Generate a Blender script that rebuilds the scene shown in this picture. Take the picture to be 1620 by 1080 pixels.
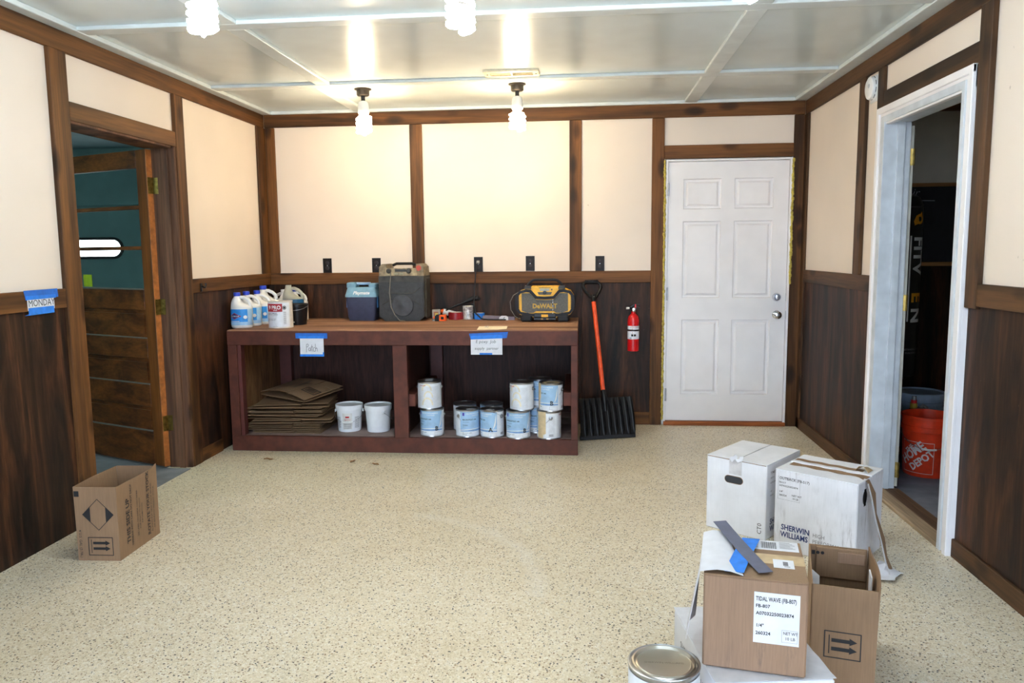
import bpy, bmesh, math, random
from mathutils import Matrix, Vector
random.seed(7)
S = bpy.context.scene
COL = S.collection
for o in list(bpy.data.objects): bpy.data.objects.remove(o)
PI = math.pi

# ------------------------------------------------------------------ camera
cam_d = bpy.data.cameras.new('camera'); cam = bpy.data.objects.new('camera', cam_d); COL.objects.link(cam)
cam_d.sensor_width = 36.0; cam_d.lens = 1215.99 * 36 / 1620; cam_d.clip_start = .02; cam_d.clip_end = 200
_yaw, _pitch, _roll = -0.0942, -0.1175, -0.0099
_f = Vector((math.sin(_yaw)*math.cos(_pitch), math.cos(_yaw)*math.cos(_pitch), math.sin(_pitch)))
_r0 = Vector((math.cos(_yaw), -math.sin(_yaw), 0)); _u0 = _r0.cross(_f)
_r = _r0*math.cos(_roll) + _u0*math.sin(_roll); _u = _u0*math.cos(_roll) - _r0*math.sin(_roll)
cam.matrix_world = Matrix(((_r.x,_u.x,-_f.x,0.0),(_r.y,_u.y,-_f.y,0.0),(_r.z,_u.z,-_f.z,1.3841),(0,0,0,1)))
S.camera = cam
# ------------------------------------------------------------------ world (even overcast sky outside the open garage door behind the camera)
W = bpy.data.worlds.new('overcast_sky'); S.world = W; W.use_nodes = True
W.node_tree.nodes['Background'].inputs[0].default_value = (0.65, 0.79, 1.0, 1)
W.node_tree.nodes['Background'].inputs[1].default_value = 9.0
# ------------------------------------------------------------------ exposure
S.view_settings.view_transform = 'Standard'; S.view_settings.look = 'None'
S.cycles.use_light_tree = False; S.cycles.max_bounces = 8; S.cycles.diffuse_bounces = 4; S.cycles.glossy_bounces = 3; S.cycles.transmission_bounces = 6; S.cycles.caustics_reflective = False; S.cycles.caustics_refractive = False
S.view_settings.exposure = 0.48; S.view_settings.gamma = 1.0; S.view_settings.use_curve_mapping = False
BULB_BACK, BULB_FRONT, BULB_REAR = 90.0, 102.0, 45.0      # emission strengths of the spiral bulbs
WARM = (1.0, 0.79, 0.51); MID = (1.0, 0.95, 0.86); COOL = (0.74, 0.87, 1.0)

# ------------------------------------------------------------------ materials
def lin(c):
    return tuple(((v/255)/12.92 if v/255 <= .04045 else ((v/255+.055)/1.055)**2.4) for v in c) + (1,)
MATS = {}
class NT:
    def __init__(s, name):
        m = bpy.data.materials.new(name); m.use_nodes = True; s.m = m; s.t = m.node_tree; s.n = s.t.nodes; s.l = s.t.links
        s.b = s.n['Principled BSDF']; MATS[name] = m
    def new(s, typ, **kw):
        n = s.n.new(typ)
        for k, v in kw.items(): setattr(n, k, v)
        return n
    def link(s, a, b): s.l.new(a, b)
    def coords(s, scale=(1,1,1), kind='Object'):
        tc = s.new('ShaderNodeTexCoord'); mp = s.new('ShaderNodeMapping'); mp.inputs['Scale'].default_value = scale
        s.link(tc.outputs[kind], mp.inputs[0]); return mp.outputs[0]
    def noise(s, co, scale, detail=4, rough=.55, dist=0):
        n = s.new('ShaderNodeTexNoise'); n.inputs['Scale'].default_value = scale; n.inputs['Detail'].default_value = detail
        n.inputs['Roughness'].default_value = rough; n.inputs['Distortion'].default_value = dist; s.link(co, n.inputs['Vector']); return n.outputs['Fac']
    def ramp(s, fac, stops, interp='LINEAR'):
        r = s.new('ShaderNodeValToRGB'); r.color_ramp.interpolation = interp; e = r.color_ramp.elements
        while len(e) < len(stops): e.new(.5)
        for i, (p, c) in enumerate(stops): e[i].position = p; e[i].color = c if len(c) == 4 else lin(c)
        s.link(fac, r.inputs[0]); return r.outputs[0]
    def mix(s, fac, a, b, mode='MIX'):
        m = s.new('ShaderNodeMix', data_type='RGBA', blend_type=mode)
        for i, v in ((0, fac), (6, a), (7, b)):
            if hasattr(v, 'is_linked'): s.link(v, m.inputs[i])
            elif i == 0: m.inputs[0].default_value = v
            else: m.inputs[i].default_value = v if len(v) == 4 else lin(v)
        return m.outputs[2]
    def math(s, op, a, b=0.0, clamp=False):
        m = s.new('ShaderNodeMath', operation=op); m.use_clamp = clamp
        for i, v in ((0, a), (1, b)):
            if hasattr(v, 'is_linked'): s.link(v, m.inputs[i])
            else: m.inputs[i].default_value = v
        return m.outputs[0]
    def bump(s, h, strength=.2, dist=.005):
        b = s.new('ShaderNodeBump'); b.inputs['Strength'].default_value = strength; b.inputs['Distance'].default_value = dist
        s.link(h, b.inputs['Height']); s.link(b.outputs[0], s.b.inputs['Normal'])
    def done(s, col=None, rough=.5, metal=0, **kw):
        if col is not None:
            if hasattr(col, 'is_linked'): s.link(col, s.b.inputs['Base Color'])
            else: s.b.inputs['Base Color'].default_value = lin(col)
        s.b.inputs['Roughness'].default_value = rough; s.b.inputs['Metallic'].default_value = metal
        for k, v in kw.items(): s.b.inputs[k.replace('_', ' ')].default_value = v
        return s.m

def plain(name, c, rough=.5, metal=0, var=.06, scale=25, **kw):
    if name in MATS: return MATS[name]
    t = NT(name); co = t.coords(); n = t.noise(co, scale, 2)
    a = tuple(max(0, v*(1-var)) for v in c); b = tuple(min(255, v*(1+var)) for v in c)
    return t.done(t.ramp(n, [(.3, a), (.7, b)]), rough, metal, **kw)
def wood(name, dark, light, axis, rough=.5, knots=True, scale=9, stretch=.05, contrast=(.39, .62)):
    t = NT(name); sc = [1, 1, 1]; sc['xyz'.index(axis)] = stretch
    co = t.coords(tuple(sc)); n1 = t.noise(co, scale, 3, .6, .6); n2 = t.noise(co, scale*9, 2, .6)
    c = t.ramp(n1, [(contrast[0], dark), (contrast[1], light)])
    c = t.mix(.35, c, t.ramp(n2, [(.36, (110, 110, 110)), (.62, (255, 255, 255))]), 'MULTIPLY')
    if knots:
        sk = [7.5, 7.5, 7.5]; sk['xyz'.index(axis)] = 3.2
        ck = t.coords(tuple(sk)); v = t.new('ShaderNodeTexVoronoi'); v.inputs['Scale'].default_value = 1; t.link(ck, v.inputs['Vector'])
        k = t.ramp(v.outputs['Distance'], [(.10, (48, 36, 28)), (.19, (140, 128, 116)), (.30, (255, 255, 255))])
        c = t.mix(.75, c, k, 'MULTIPLY')
    t.bump(n2, .12, .002)
    return t.done(c, rough+.08, Specular_IOR_Level=.25)
def ply(name, dark, light, axis='z', rough=.55, scale=5):
    t = NT(name); sc = [1, 1, 1]; sc['xyz'.index(axis)] = .12
    co = t.coords(tuple(sc)); w = t.noise(co, scale, 4, .65, 1.6); f = t.noise(co, scale*14, 2, .6); big = t.noise(t.coords(), 1.3, 1, .5)
    c = t.ramp(w, [(.38, dark), (.5, tuple((a+b)/2 for a, b in zip(dark, light))), (.64, light)])
    c = t.mix(.45, c, t.ramp(f, [(.36, (100, 100, 100)), (.62, (255, 255, 255))]), 'MULTIPLY')
    c = t.mix(.5, c, t.ramp(big, [(.3, (150, 150, 150)), (.65, (255, 255, 255))]), 'MULTIPLY')
    sp = t.noise(t.coords(), 60, 2); c = t.mix(t.ramp(sp, [(.76, (0, 0, 0, 1)), (.80, (.25, .25, .25, 1))]), c, (150, 130, 115))
    t.bump(f, .15, .002); return t.done(c, rough, Specular_IOR_Level=.25)

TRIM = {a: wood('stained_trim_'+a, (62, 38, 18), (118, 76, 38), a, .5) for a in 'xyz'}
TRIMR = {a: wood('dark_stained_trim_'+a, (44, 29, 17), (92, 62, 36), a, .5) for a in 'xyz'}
DOORW = wood('varnished_door_wood_z', (82, 44, 16), (140, 80, 34), 'z', .35, False)
DOORX = wood('varnished_door_wood_x', (76, 40, 16), (128, 72, 32), 'x', .35, False)
PANEL = ply('dark_plywood_wainscot', (22, 13, 8), (90, 54, 32))
PANELI = ply('bench_interior_plywood', (52, 26, 20), (84, 48, 36))
TANPLY = ply('tan_plywood', (120, 84, 52), (160, 118, 78), rough=.6)
BENCH = plain('bench_redbrown_paint', (84, 44, 33), .55, 0, .12, 14, Specular_IOR_Level=.3)
BENCHTOP = wood('worn_bench_top', (120, 82, 60), (176, 134, 104), 'x', .6, False, 7, .06)
SHELFB = plain('grey_brown_shelf', (132, 112, 106), .65, 0, .12, 9)
def plaster(name, c):
    t = NT(name); co = t.coords((60, 60, 60)); n = t.noise(t.coords(), 1.6, 2); w = t.noise(co, 14, 1, .5)
    col = t.ramp(n, [(.3, tuple(v*.965 for v in c)), (.7, c)])
    sp = t.noise(t.coords(), 16, 2, .4); col = t.mix(t.ramp(sp, [(.80, (0, 0, 0, 1)), (.83, (.5, .5, .5, 1))]), col, (120, 95, 75))
    t.bump(w, .06, .001); return t.done(col, .6)
CREAM = plaster('cream_wall_paint', (239, 224, 208))
CEILP = plain('ceiling_gloss_paint', (214, 225, 226), .24, 0, .025, 3)
BATTEN = plain('batten_gloss_paint', (214, 222, 222), .33, 0, .03, 8)
WHITEP = plain('white_door_paint', (243, 240, 240), .4, 0, .015, 5)
JAMBP = plain('chipped_white_paint', (206, 212, 218), .45, 0, .05, 10)
def floor_mat():
    t = NT('epoxy_flake_floor'); co = t.coords()
    v = t.new('ShaderNodeTexVoronoi'); v.inputs['Scale'].default_value = 118; v.inputs['Randomness'].default_value = 1; t.link(co, v.inputs['Vector'])
    sep = t.new('ShaderNodeSeparateColor'); t.link(v.outputs['Color'], sep.inputs[0])
    base = t.ramp(sep.outputs[0], [(0, (206, 190, 158)), (.14, (230, 217, 190)), (.45, (242, 232, 210)), (.66, (233, 221, 195)), (.84, (250, 246, 236))], 'CONSTANT')
    v2 = t.new('ShaderNodeTexVoronoi'); v2.inputs['Scale'].default_value = 330; t.link(co, v2.inputs['Vector'])
    s2 = t.new('ShaderNodeSeparateColor'); t.link(v2.outputs['Color'], s2.inputs[0])
    fine = t.ramp(s2.outputs[1], [(0, (180, 157, 122)), (.08, (214, 199, 167)), (.3, (240, 229, 204)), (.85, (250, 246, 234))], 'CONSTANT')
    c = t.mix(.5, base, fine)
    for ss, vv, ch, thr, rad, colr in ((sep, v, 2, .065, .38, (160, 130, 96)), (sep, v, 1, .085, .41, (36, 30, 26)), (s2, v2, 2, .018, .6, (84, 70, 56))):
        m_ = t.math('MULTIPLY', t.math('LESS_THAN', ss.outputs[ch], thr), t.math('LESS_THAN', vv.outputs['Distance'], rad)); c = t.mix(m_, c, colr)
    big = t.noise(co, .9, 4, .55); c = t.mix(1, c, t.ramp(big, [(.3, (232, 228, 220)), (.7, (255, 255, 255))]), 'MULTIPLY')
    # worn pale scuff with a shape of its own: an arc on the middle of the floor
    d = t.new('ShaderNodeVectorMath', operation='DISTANCE'); t.link(co, d.inputs[0]); d.inputs[1].default_value = (-1.05, 3.02, 0)
    ring = t.math('SUBTRACT', d.outputs['Value'], .86); ring = t.math('ABSOLUTE', ring); ring = t.math('DIVIDE', ring, .06); ring = t.math('SUBTRACT', 1.0, ring, True)
    sx = t.new('ShaderNodeSeparateXYZ'); t.link(co, sx.inputs[0])
    g = t.math('MULTIPLY', t.math('GREATER_THAN', sx.outputs[0], -.9), t.math('GREATER_THAN', sx.outputs[1], 2.95))
    msk = t.math('MULTIPLY', t.math('MULTIPLY', ring, g), t.math('MULTIPLY', t.noise(co, 9, 4), .55))
    c = t.mix(msk, c, (238, 234, 224))
    t.bump(v.outputs['Distance'], .05, .001)
    return t.done(c, .38)
FLOOR = floor_mat()
CONC = plain('concrete', (120, 122, 128), .7, 0, .1, 6)
TEAL = plain('garage_wall_paint', (162, 188, 190), .5, 0, .04, 4)
CARD = None
def cardboard(name, c, streak=.0, fl=.25):
    t = NT(name); n = t.noise(t.coords(), 6, 4); f = t.noise(t.coords((1, 1, .05)), 260, 2)
    col = t.ramp(n, [(.3, tuple(v*.93 for v in c)), (.7, c)]); col = t.mix(fl, col, t.ramp(f, [(.35, (190, 190, 190)), (.65, (255, 255, 255))]), 'MULTIPLY')
    if streak:
        g = t.noise(t.coords((1, 1, .12)), 60, 5, .7); msk = t.noise(t.coords(), 5, 3)
        m = t.math('MULTIPLY', t.ramp(g, [(.52, (0, 0, 0, 1)), (.66, (1, 1, 1, 1))]), t.ramp(msk, [(.4, (0, 0, 0, 1)), (.65, (streak, streak, streak, 1))]))
        col = t.mix(m, col, (96, 80, 72))
    return t.done(col, .75)
CARD = cardboard('brown_cardboard', (148, 117, 88))
CARDD = cardboard('old_brown_cardboard', (138, 108, 78))
CARDS = cardboard('scuffed_brown_cardboard', (158, 126, 101), .55)
WBOX = cardboard('white_cardboard', (244, 245, 250), 0, .06)
WBOXS = cardboard('scuffed_white_cardboard', (243, 243, 248), .5, .08)
INK = plain('black_ink', (24, 24, 27), .6); GINK = plain('grey_ink', (120, 118, 122), .6); BINK = plain('navy_ink', (34, 52, 110), .6); RINK = plain('red_ink', (178, 34, 40), .6)
PAPER = plain('white_paper', (222, 222, 227), .7, 0, .02); BTAPE = plain('blue_masking_tape', (30, 120, 216), .6, 0, .06, 40); BTAPE2 = plain('blue_masking_tape_doubled', (22, 98, 190), .6, 0, .06, 40)
GTAPE = plain('grey_tape', (92, 94, 112), .45); CLEAR = plain('packing_tape', (204, 178, 140), .25)
BLACKP = plain('black_plastic', (14, 14, 16), .35, Specular_IOR_Level=.35); BLACKR = plain('black_rubber', (30, 31, 36), .6, Specular_IOR_Level=.3); DUSTY = plain('dusty_black_plastic', (54, 52, 48), .6, 0, .28, 18); DUST = plain('dusty_tan_panel', (128, 114, 92), .75, 0, .2, 30)
STEEL = plain('galvanised_steel', (176, 178, 182), .3, 1, .06, 20); CHROME = plain('chrome', (214, 214, 218), .15, 1); WIRE = plain('wire', (170, 172, 178), .3, 1)
BRASS = plain('tarnished_brass', (146, 122, 66), .4, 1, .2, 40); BRONZE = plain('dark_bronze', (62, 54, 46), .45, .5)
WPLAST = plain('white_plastic', (236, 236, 234), .35, 0, .01); WPAIL = plain('white_pail_plastic', (232, 234, 238), .35, 0, .015)
RED = plain('red_enamel', (204, 22, 26), .3); ORANGE = plain('orange_shaft', (238, 84, 36), .4); HDOR = plain('orange_bucket', (226, 62, 26), .4)
YEL = plain('radio_yellow', (240, 178, 24), .45); GRILL = plain('grey_grille', (92, 90, 84), .7, 0, .12, 90); OUTL = plain('brown_outlet', (26, 20, 19), .45, Specular_IOR_Level=.2)
BLUEC = plain('bleach_cap_blue', (44, 70, 190), .4); LBLUE = plain('label_blue', (36, 142, 222), .45); LBLUE2 = plain('label_pale_blue', (166, 206, 236), .45)
NAVY = plain('cooler_navy', (56, 62, 86), .5); COOLB = plain('cooler_blue', (122, 164, 186), .5)
CANBLUE = plain('can_label_blue', (158, 194, 226), .4, 0, .03); CANBLUE2 = plain('can_label_mid_blue', (122, 160, 206), .4); CANW = plain('can_label_white', (230, 234, 240), .4, 0, .03)
BEIGE = plain('dried_beige_paint', (206, 184, 146), .5); FOAM = plain('spray_foam', (188, 168, 78), .8, 0, .15, 40)
MAROON = plain('maroon_tape', (140, 24, 30), .35); OFFW = plain('offwhite_panel', (220, 214, 196), .6); CHALK = plain('chalkboard_black', (26, 27, 32), .7, 0, .1); WOODT = wood('light_trim_x', (150, 104, 56), (190, 140, 84), 'x', .5, False)
THRESH = wood('tan_threshold_y', (140, 118, 94), (176, 152, 124), 'y', .6, False); ORWOOD = wood('orange_wood_x', (150, 82, 40), (186, 108, 60), 'x', .5, False)
GREYP = plain('grey_pail', (150, 166, 186), .4); LIMEY = plain('lime_sticky_note', (170, 190, 30), .6); LEAF = plain('dry_leaf', (140, 100, 60), .8)
LCD = plain('lcd_grey', (150, 148, 120), .3)
def glass(name, c=(235, 245, 245), rough=.03):
    t = NT(name); return t.done(c, rough, 0, Transmission_Weight=1.0, IOR=1.1)
GLASS = glass('window_glass')
def milky(name, c, tr=.35):
    t = NT(name); t.done(c, .35); t.b.inputs['Transmission Weight'].default_value = tr; return t.m
JUGLIQ = milky('blue_liquid_plastic', (40, 112, 160), .3); JUGTOP = milky('clear_milky_plastic', (206, 206, 190), .35)
def emit(name, c, s):
    t = NT(name); t.b.inputs['Emission Color'].default_value = tuple(c)+(1,); t.b.inputs['Emission Strength'].default_value = s; return t.done((255, 255, 255), .4)
EM_BACK = emit('bulb_warm', WARM, BULB_BACK); EM_MID = emit('bulb_middle', MID, BULB_FRONT); EM_COOL = emit('bulb_cool', COOL, BULB_FRONT); EM_REAR = emit('bulb_rear', COOL, BULB_REAR)
DAYPANE = emit('daylit_pane', (.92, .97, 1.0), 6.0); TUBE = emit('garage_tube', (.66, 1.0, .95), 44.0)

# ------------------------------------------------------------------ mesh helpers
class MB:
    def __init__(s): s.v = []; s.f = []
    def add(s, vs, fs, M=None):
        o = len(s.v)
        s.v += [tuple(M @ Vector(p)) if M else tuple(p) for p in vs]; s.f += [tuple(i+o for i in f) for f in fs]; return s
    def box(s, x0, y0, z0, x1, y1, z1, b=0.0, M=None):
        cx, cy, cz = (x0+x1)/2, (y0+y1)/2, (z0+z1)/2; h = (abs(x1-x0)/2, abs(y1-y0)/2, abs(z1-z0)/2)
        if b <= 0 or b >= min(h):
            vs = [(cx+sx*h[0], cy+sy*h[1], cz+sz*h[2]) for sx in (-1, 1) for sy in (-1, 1) for sz in (-1, 1)]
            return s.add(vs, [(0,1,3,2),(4,6,7,5),(0,4,5,1),(2,3,7,6),(0,2,6,4),(1,5,7,3)], M)
        vs = []; idx = {}
        for sx in (-1, 1):
            for sy in (-1, 1):
                for sz in (-1, 1):
                    for a in range(3):
                        q = [h[k]-(0 if k == a else b) for k in range(3)]; idx[sx, sy, sz, a] = len(vs)
                        vs.append((cx+sx*q[0], cy+sy*q[1], cz+sz*q[2]))
        fs = []
        for a in range(3):
            o1, o2 = [k for k in range(3) if k != a]
            for sg in (-1, 1):
                def key(p, q, ax=a): 
                    t = [0, 0, 0]; t[a] = sg; t[o1] = p; t[o2] = q; return idx[t[0], t[1], t[2], ax]
                fs.append((key(-1,-1), key(1,-1), key(1,1), key(-1,1)))
        for a in range(3):                                # edges parallel to axis a
            o1, o2 = [k for k in range(3) if k != a]
            for p in (-1, 1):
                for q in (-1, 1):
                    def key(w, ax):
                        t = [0, 0, 0]; t[a] = w; t[o1] = p; t[o2] = q; return idx[t[0], t[1], t[2], ax]
                    fs.append((key(-1, o1), key(1, o1), key(1, o2), key(-1, o2)))
        for sx in (-1, 1):
            for sy in (-1, 1):
                for sz in (-1, 1): fs.append(tuple(idx[sx, sy, sz, a] for a in range(3)))
        return s.add(vs, fs, M)
    def lathe(s, prof, seg=32, M=None, caps=True, sx=1.0, sy=1.0):
        vs = []; fs = []; n = len(prof)
        for r, z in prof:
            for k in range(seg):
                a = 2*PI*k/seg; vs.append((r*math.cos(a)*sx, r*math.sin(a)*sy, z))
        for i in range(n-1):
            for k in range(seg):
                k2 = (k+1) % seg; fs.append((i*seg+k, i*seg+k2, (i+1)*seg+k2, (i+1)*seg+k))
        if caps: fs.append(tuple(range(seg))); fs.append(tuple(range((n-1)*seg, n*seg)))
        return s.add(vs, fs, M)
    def cyl(s, r, z0, z1, seg=24, M=None, r2=None): return s.lathe([(r, z0), (r if r2 is None else r2, z1)], seg, M)
    def rod(s, a, b, r, seg=10, r2=None):
        a = Vector(a); b = Vector(b); q = (b-a).to_track_quat('Z', 'Y').to_matrix().to_4x4(); return s.cyl(r, 0, (b-a).length, seg, Matrix.Translation(a) @ q, r2)
    def tube(s, pts, r, seg=8, closed=False, cap=True, rs=None, flat=1.0):
        P = [Vector(p) for p in pts]; n = len(P); rings = []; up = None
        for i in range(n):
            if closed: d = P[(i+1) % n]-P[i-1]
            else: d = P[min(i+1, n-1)]-P[max(i-1, 0)]
            d.normalize()
            if up is None: up = Vector((0, 0, 1)) if abs(d.z) < .9 else Vector((1, 0, 0))
            x = d.cross(up); x.normalize(); up = x.cross(d); up.normalize()
            rr = rs[i] if rs else r
            rings.append([P[i]+x*math.cos(2*PI*k/seg)*rr+up*math.sin(2*PI*k/seg)*rr*flat for k in range(seg)])
        vs = [tuple(p) for R in rings for p in R]; fs = []
        for i in range(n if closed else n-1):
            j = (i+1) % n
            for k in range(seg): fs.append((i*seg+k, i*seg+(k+1) % seg, j*seg+(k+1) % seg, j*seg+k))
        if cap and not closed: fs.append(tuple(range(seg))); fs.append(tuple(range((n-1)*seg, n*seg)))
        return s.add(vs, fs)
    def prism(s, poly, a, b, plane='xz', M=None):          # poly in the plane, extruded from a to b along the third axis
        n = len(poly)
        def P(u, v, w): return {'xz': (u, w, v), 'xy': (u, v, w), 'yz': (w, u, v)}[plane]
        vs = [P(u, v, a) for u, v in poly]+[P(u, v, b) for u, v in poly]
        fs = [tuple(range(n)), tuple(range(n, 2*n))]+[(i, (i+1) % n, n+(i+1) % n, n+i) for i in range(n)]
        return s.add(vs, fs, M)
    def ringprism(s, outer, inner, a, b, plane='xz', M=None):   # same point count
        n = len(outer)
        def P(u, v, w): return {'xz': (u, w, v), 'xy': (u, v, w), 'yz': (w, u, v)}[plane]
        vs = [P(u, v, w) for w in (a, b) for pl in (outer, inner) for u, v in pl]; fs = []
        for i in range(n):
            j = (i+1) % n
            fs += [(i, j, n+j, n+i), (2*n+i, 2*n+j, 3*n+j, 3*n+i), (i, j, 2*n+j, 2*n+i), (n+i, n+j, 3*n+j, 3*n+i)]
        return s.add(vs, fs, M)
    def loft(s, rings, M=None, caps=True):
        n = len(rings[0]); vs = [p for R in rings for p in R]; fs = []
        for i in range(len(rings)-1):
            for k in range(n): fs.append((i*n+k, i*n+(k+1) % n, (i+1)*n+(k+1) % n, (i+1)*n+k))
        if caps: fs.append(tuple(range(n))); fs.append(tuple(range((len(rings)-1)*n, len(rings)*n)))
        return s.add(vs, fs, M)
    def sheet(s, grid, t):                                  # grid[i][j] points -> thin solid sheet
        R = len(grid); Cn = len(grid[0]); G = [[Vector(p) for p in r] for r in grid]; N = []
        for i in range(R):
            N.append([])
            for j in range(Cn):
                du = G[i][min(j+1, Cn-1)]-G[i][max(j-1, 0)]; dv = G[min(i+1, R-1)][j]-G[max(i-1, 0)][j]; n = du.cross(dv); N[-1].append(n.normalized())
        vs = [tuple(G[i][j]) for i in range(R) for j in range(Cn)]+[tuple(G[i][j]+N[i][j]*t) for i in range(R) for j in range(Cn)]
        o = R*Cn; fs = []; I = lambda i, j: i*Cn+j
        for i in range(R-1):
            for j in range(Cn-1):
                q = (I(i, j), I(i, j+1), I(i+1, j+1), I(i+1, j)); fs += [q, tuple(k+o for k in reversed(q))]
        for i in range(R-1): fs += [(I(i, 0), I(i+1, 0), I(i+1, 0)+o, I(i, 0)+o), (I(i, Cn-1), I(i+1, Cn-1), I(i+1, Cn-1)+o, I(i, Cn-1)+o)]
        for j in range(Cn-1): fs += [(I(0, j), I(0, j+1), I(0, j+1)+o, I(0, j)+o), (I(R-1, j), I(R-1, j+1), I(R-1, j+1)+o, I(R-1, j)+o)]
        return s.add(vs, fs)
    def mesh(s, name, mat, smooth=True, recalc=True):
        me = bpy.data.meshes.new(name); me.from_pydata(s.v, [], s.f)
        if recalc:
            bm = bmesh.new(); bm.from_mesh(me); bmesh.ops.recalc_face_normals(bm, faces=bm.faces); bm.to_mesh(me); bm.free()
        me.materials.append(mat)
        if smooth: me.shade_smooth(); me.set_sharp_from_angle(angle=.6)
        return me
    def build(s, name, mat, parent=None, **kw):
        o = bpy.data.objects.new(name, s.mesh(name, mat, **kw)); COL.objects.link(o)
        if parent: o.parent = parent
        return o
def tag(o, label=None, cat=None, group=None, kind=None):
    for k, v in (('label', label), ('category', cat), ('group', group), ('kind', kind)):
        if v: o[k] = v
    return o
def thing(name, label, cat, loc=(0, 0, 0), rz=0.0, group=None):
    o = bpy.data.objects.new(name, None); COL.objects.link(o); o.location = loc; o.rotation_euler = (0, 0, rz); o.empty_display_size = .05
    return tag(o, label, cat, group)
def struct(name, mb, mat, label, parent=None, cat=None):
    o = mb.build(name, mat, parent)
    if not parent: tag(o, label, cat, None, 'structure')
    return o
def B(x0, y0, z0, x1, y1, z1, b=0.0): return MB().box(x0, y0, z0, x1, y1, z1, b)
def copy_tree(o, parent=None):
    c = o.copy(); COL.objects.link(c); c.parent = parent
    for ch in list(o.children): copy_tree(ch, c)
    return c
# flat print: 2-D shapes mapped onto a surface by fn(u, v)
_tc = {}
def text2d(body, size, bold=0.0, align='LEFT', sx=1.0, shear=0.0):
    key = (body, bold, align, shear)
    if key not in _tc:
        cu = bpy.data.curves.new('lettering', 'FONT'); cu.body = body; cu.size = 1.0; cu.align_x = align; cu.offset = bold; cu.shear = shear; cu.resolution_u = 2
        ob = bpy.data.objects.new('lettering', cu); me = bpy.data.meshes.new_from_object(ob)
        _tc[key] = ([(v.co.x, v.co.y) for v in me.vertices], [tuple(p.vertices) for p in me.polygons])
        bpy.data.meshes.remove(me); bpy.data.objects.remove(ob); bpy.data.curves.remove(cu)
    vs, fs = _tc[key]; return [(x*size*sx, y*size) for x, y in vs], fs
class Print:
    def __init__(s): s.v = []; s.f = []
    def add(s, vs, fs): o = len(s.v); s.v += vs; s.f += [tuple(i+o for i in f) for f in fs]; return s
    def text(s, body, u, v, size, bold=0.0, align='LEFT', sx=1.0, rot=0.0, shear=0.0):
        vs, fs = text2d(body, size, bold, align, sx, shear); c, n = math.cos(rot), math.sin(rot)
        return s.add([(u+x*c-y*n, v+x*n+y*c) for x, y in vs], fs)
    def rect(s, u0, v0, u1, v1, n=1, m=1):
        vs = [(u0+(u1-u0)*i/n, v0+(v1-v0)*j/m) for j in range(m+1) for i in range(n+1)]
        return s.add(vs, [(j*(n+1)+i, j*(n+1)+i+1, (j+1)*(n+1)+i+1, (j+1)*(n+1)+i) for j in range(m) for i in range(n)])
    def poly(s, pts): return s.add(list(pts), [tuple(range(len(pts)))])
    def line(s, pts, w):
        for a, b in zip(pts, pts[1:]):
            dx, dy = b[0]-a[0], b[1]-a[1]; L = math.hypot(dx, dy) or 1; nx, ny = -dy/L*w/2, dx/L*w/2
            ex, ey = dx/L*w*.3, dy/L*w*.3
            s.add([(a[0]-ex+nx, a[1]-ey+ny), (b[0]+ex+nx, b[1]+ey+ny), (b[0]+ex-nx, b[1]+ey-ny), (a[0]-ex-nx, a[1]-ey-ny)], [(0, 1, 2, 3)])
        return s
    def frame(s, u0, v0, u1, v1, w): return s.line([(u0, v0), (u1, v0), (u1, v1), (u0, v1), (u0, v0)], w)
    def disc(s, u, v, r, n=20, r2=0, sy=1.0):
        if r2: 
            vs = [(u+q*math.cos(2*PI*k/n), v+q*sy*math.sin(2*PI*k/n)) for q in (r, r2) for k in range(n)]; return s.add(vs, [(k, (k+1) % n, n+(k+1) % n, n+k) for k in range(n)])
        return s.poly([(u+r*math.cos(2*PI*k/n), v+r*sy*math.sin(2*PI*k/n)) for k in range(n)])
    def build(s, name, mat, parent, fn):
        V, Fc = s.v, s.f
        if getattr(fn, 'curved', 0):
            L_ = fn.curved; bm = bmesh.new(); vb = [bm.verts.new((u, v, 0)) for u, v in V]
            for f_ in Fc:
                try: bm.faces.new([vb[i] for i in f_])
                except ValueError: pass
            for _ in range(5):
                ed = [e for e in bm.edges if abs(e.verts[0].co.x-e.verts[1].co.x) > L_]
                if not ed: break
                bmesh.ops.triangulate(bm, faces=[f_ for f_ in bm.faces if len(f_.verts) > 3]) if _ == 0 else None
                ed = [e for e in bm.edges if abs(e.verts[0].co.x-e.verts[1].co.x) > L_]
                bmesh.ops.subdivide_edges(bm, edges=ed, cuts=1); bmesh.ops.triangulate(bm, faces=[f_ for f_ in bm.faces if len(f_.verts) > 3])
            bm.verts.index_update(); V = [(v.co.x, v.co.y) for v in bm.verts]; Fc = [tuple(v.index for v in f_.verts) for f_ in bm.faces]; bm.free()
        m = MB(); m.v = [tuple(fn(u, v)) for u, v in V]; m.f = Fc
        return m.build(name, mat, parent, smooth=False, recalc=False)
def cylfn(r, z0=0.0, cx=0, cy=0):                       # u = arc length, 0 faces -Y
    def F(u, v): return (cx+r*math.sin(u/r), cy-r*math.cos(u/r), z0+v)
    F.curved = r*.13; return F
def planefn(o, U, V):
    o, U, V = Vector(o), Vector(U), Vector(V); return lambda u, v: o+U*u+V*v

# ================================================================== THE SETTING
XL, XR, D, H = -2.539, 1.640, 6.064, 2.495      # trim faces of left, right and back wall; ceiling
YF = -3.0                                        # wall behind the camera
t = .018                                         # trim thickness: wall sheets sit this far behind the trim faces
ZB, ZBT, ZR0, ZR1 = 2.371, 2.472, 1.128, 1.221   # beam, rail heights
struct('floor', B(XL-.17, YF-.1, -.05, XR+.15, D+.15, 0), FLOOR, 'beige epoxy floor with dark flakes', cat='floor')
ce = struct('ceiling', B(XL-.2, YF-.1, H+.012, XR+.2, D+.2, H+.1), CEILP, 'pale glossy painted ceiling with battens', cat='ceiling')
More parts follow.
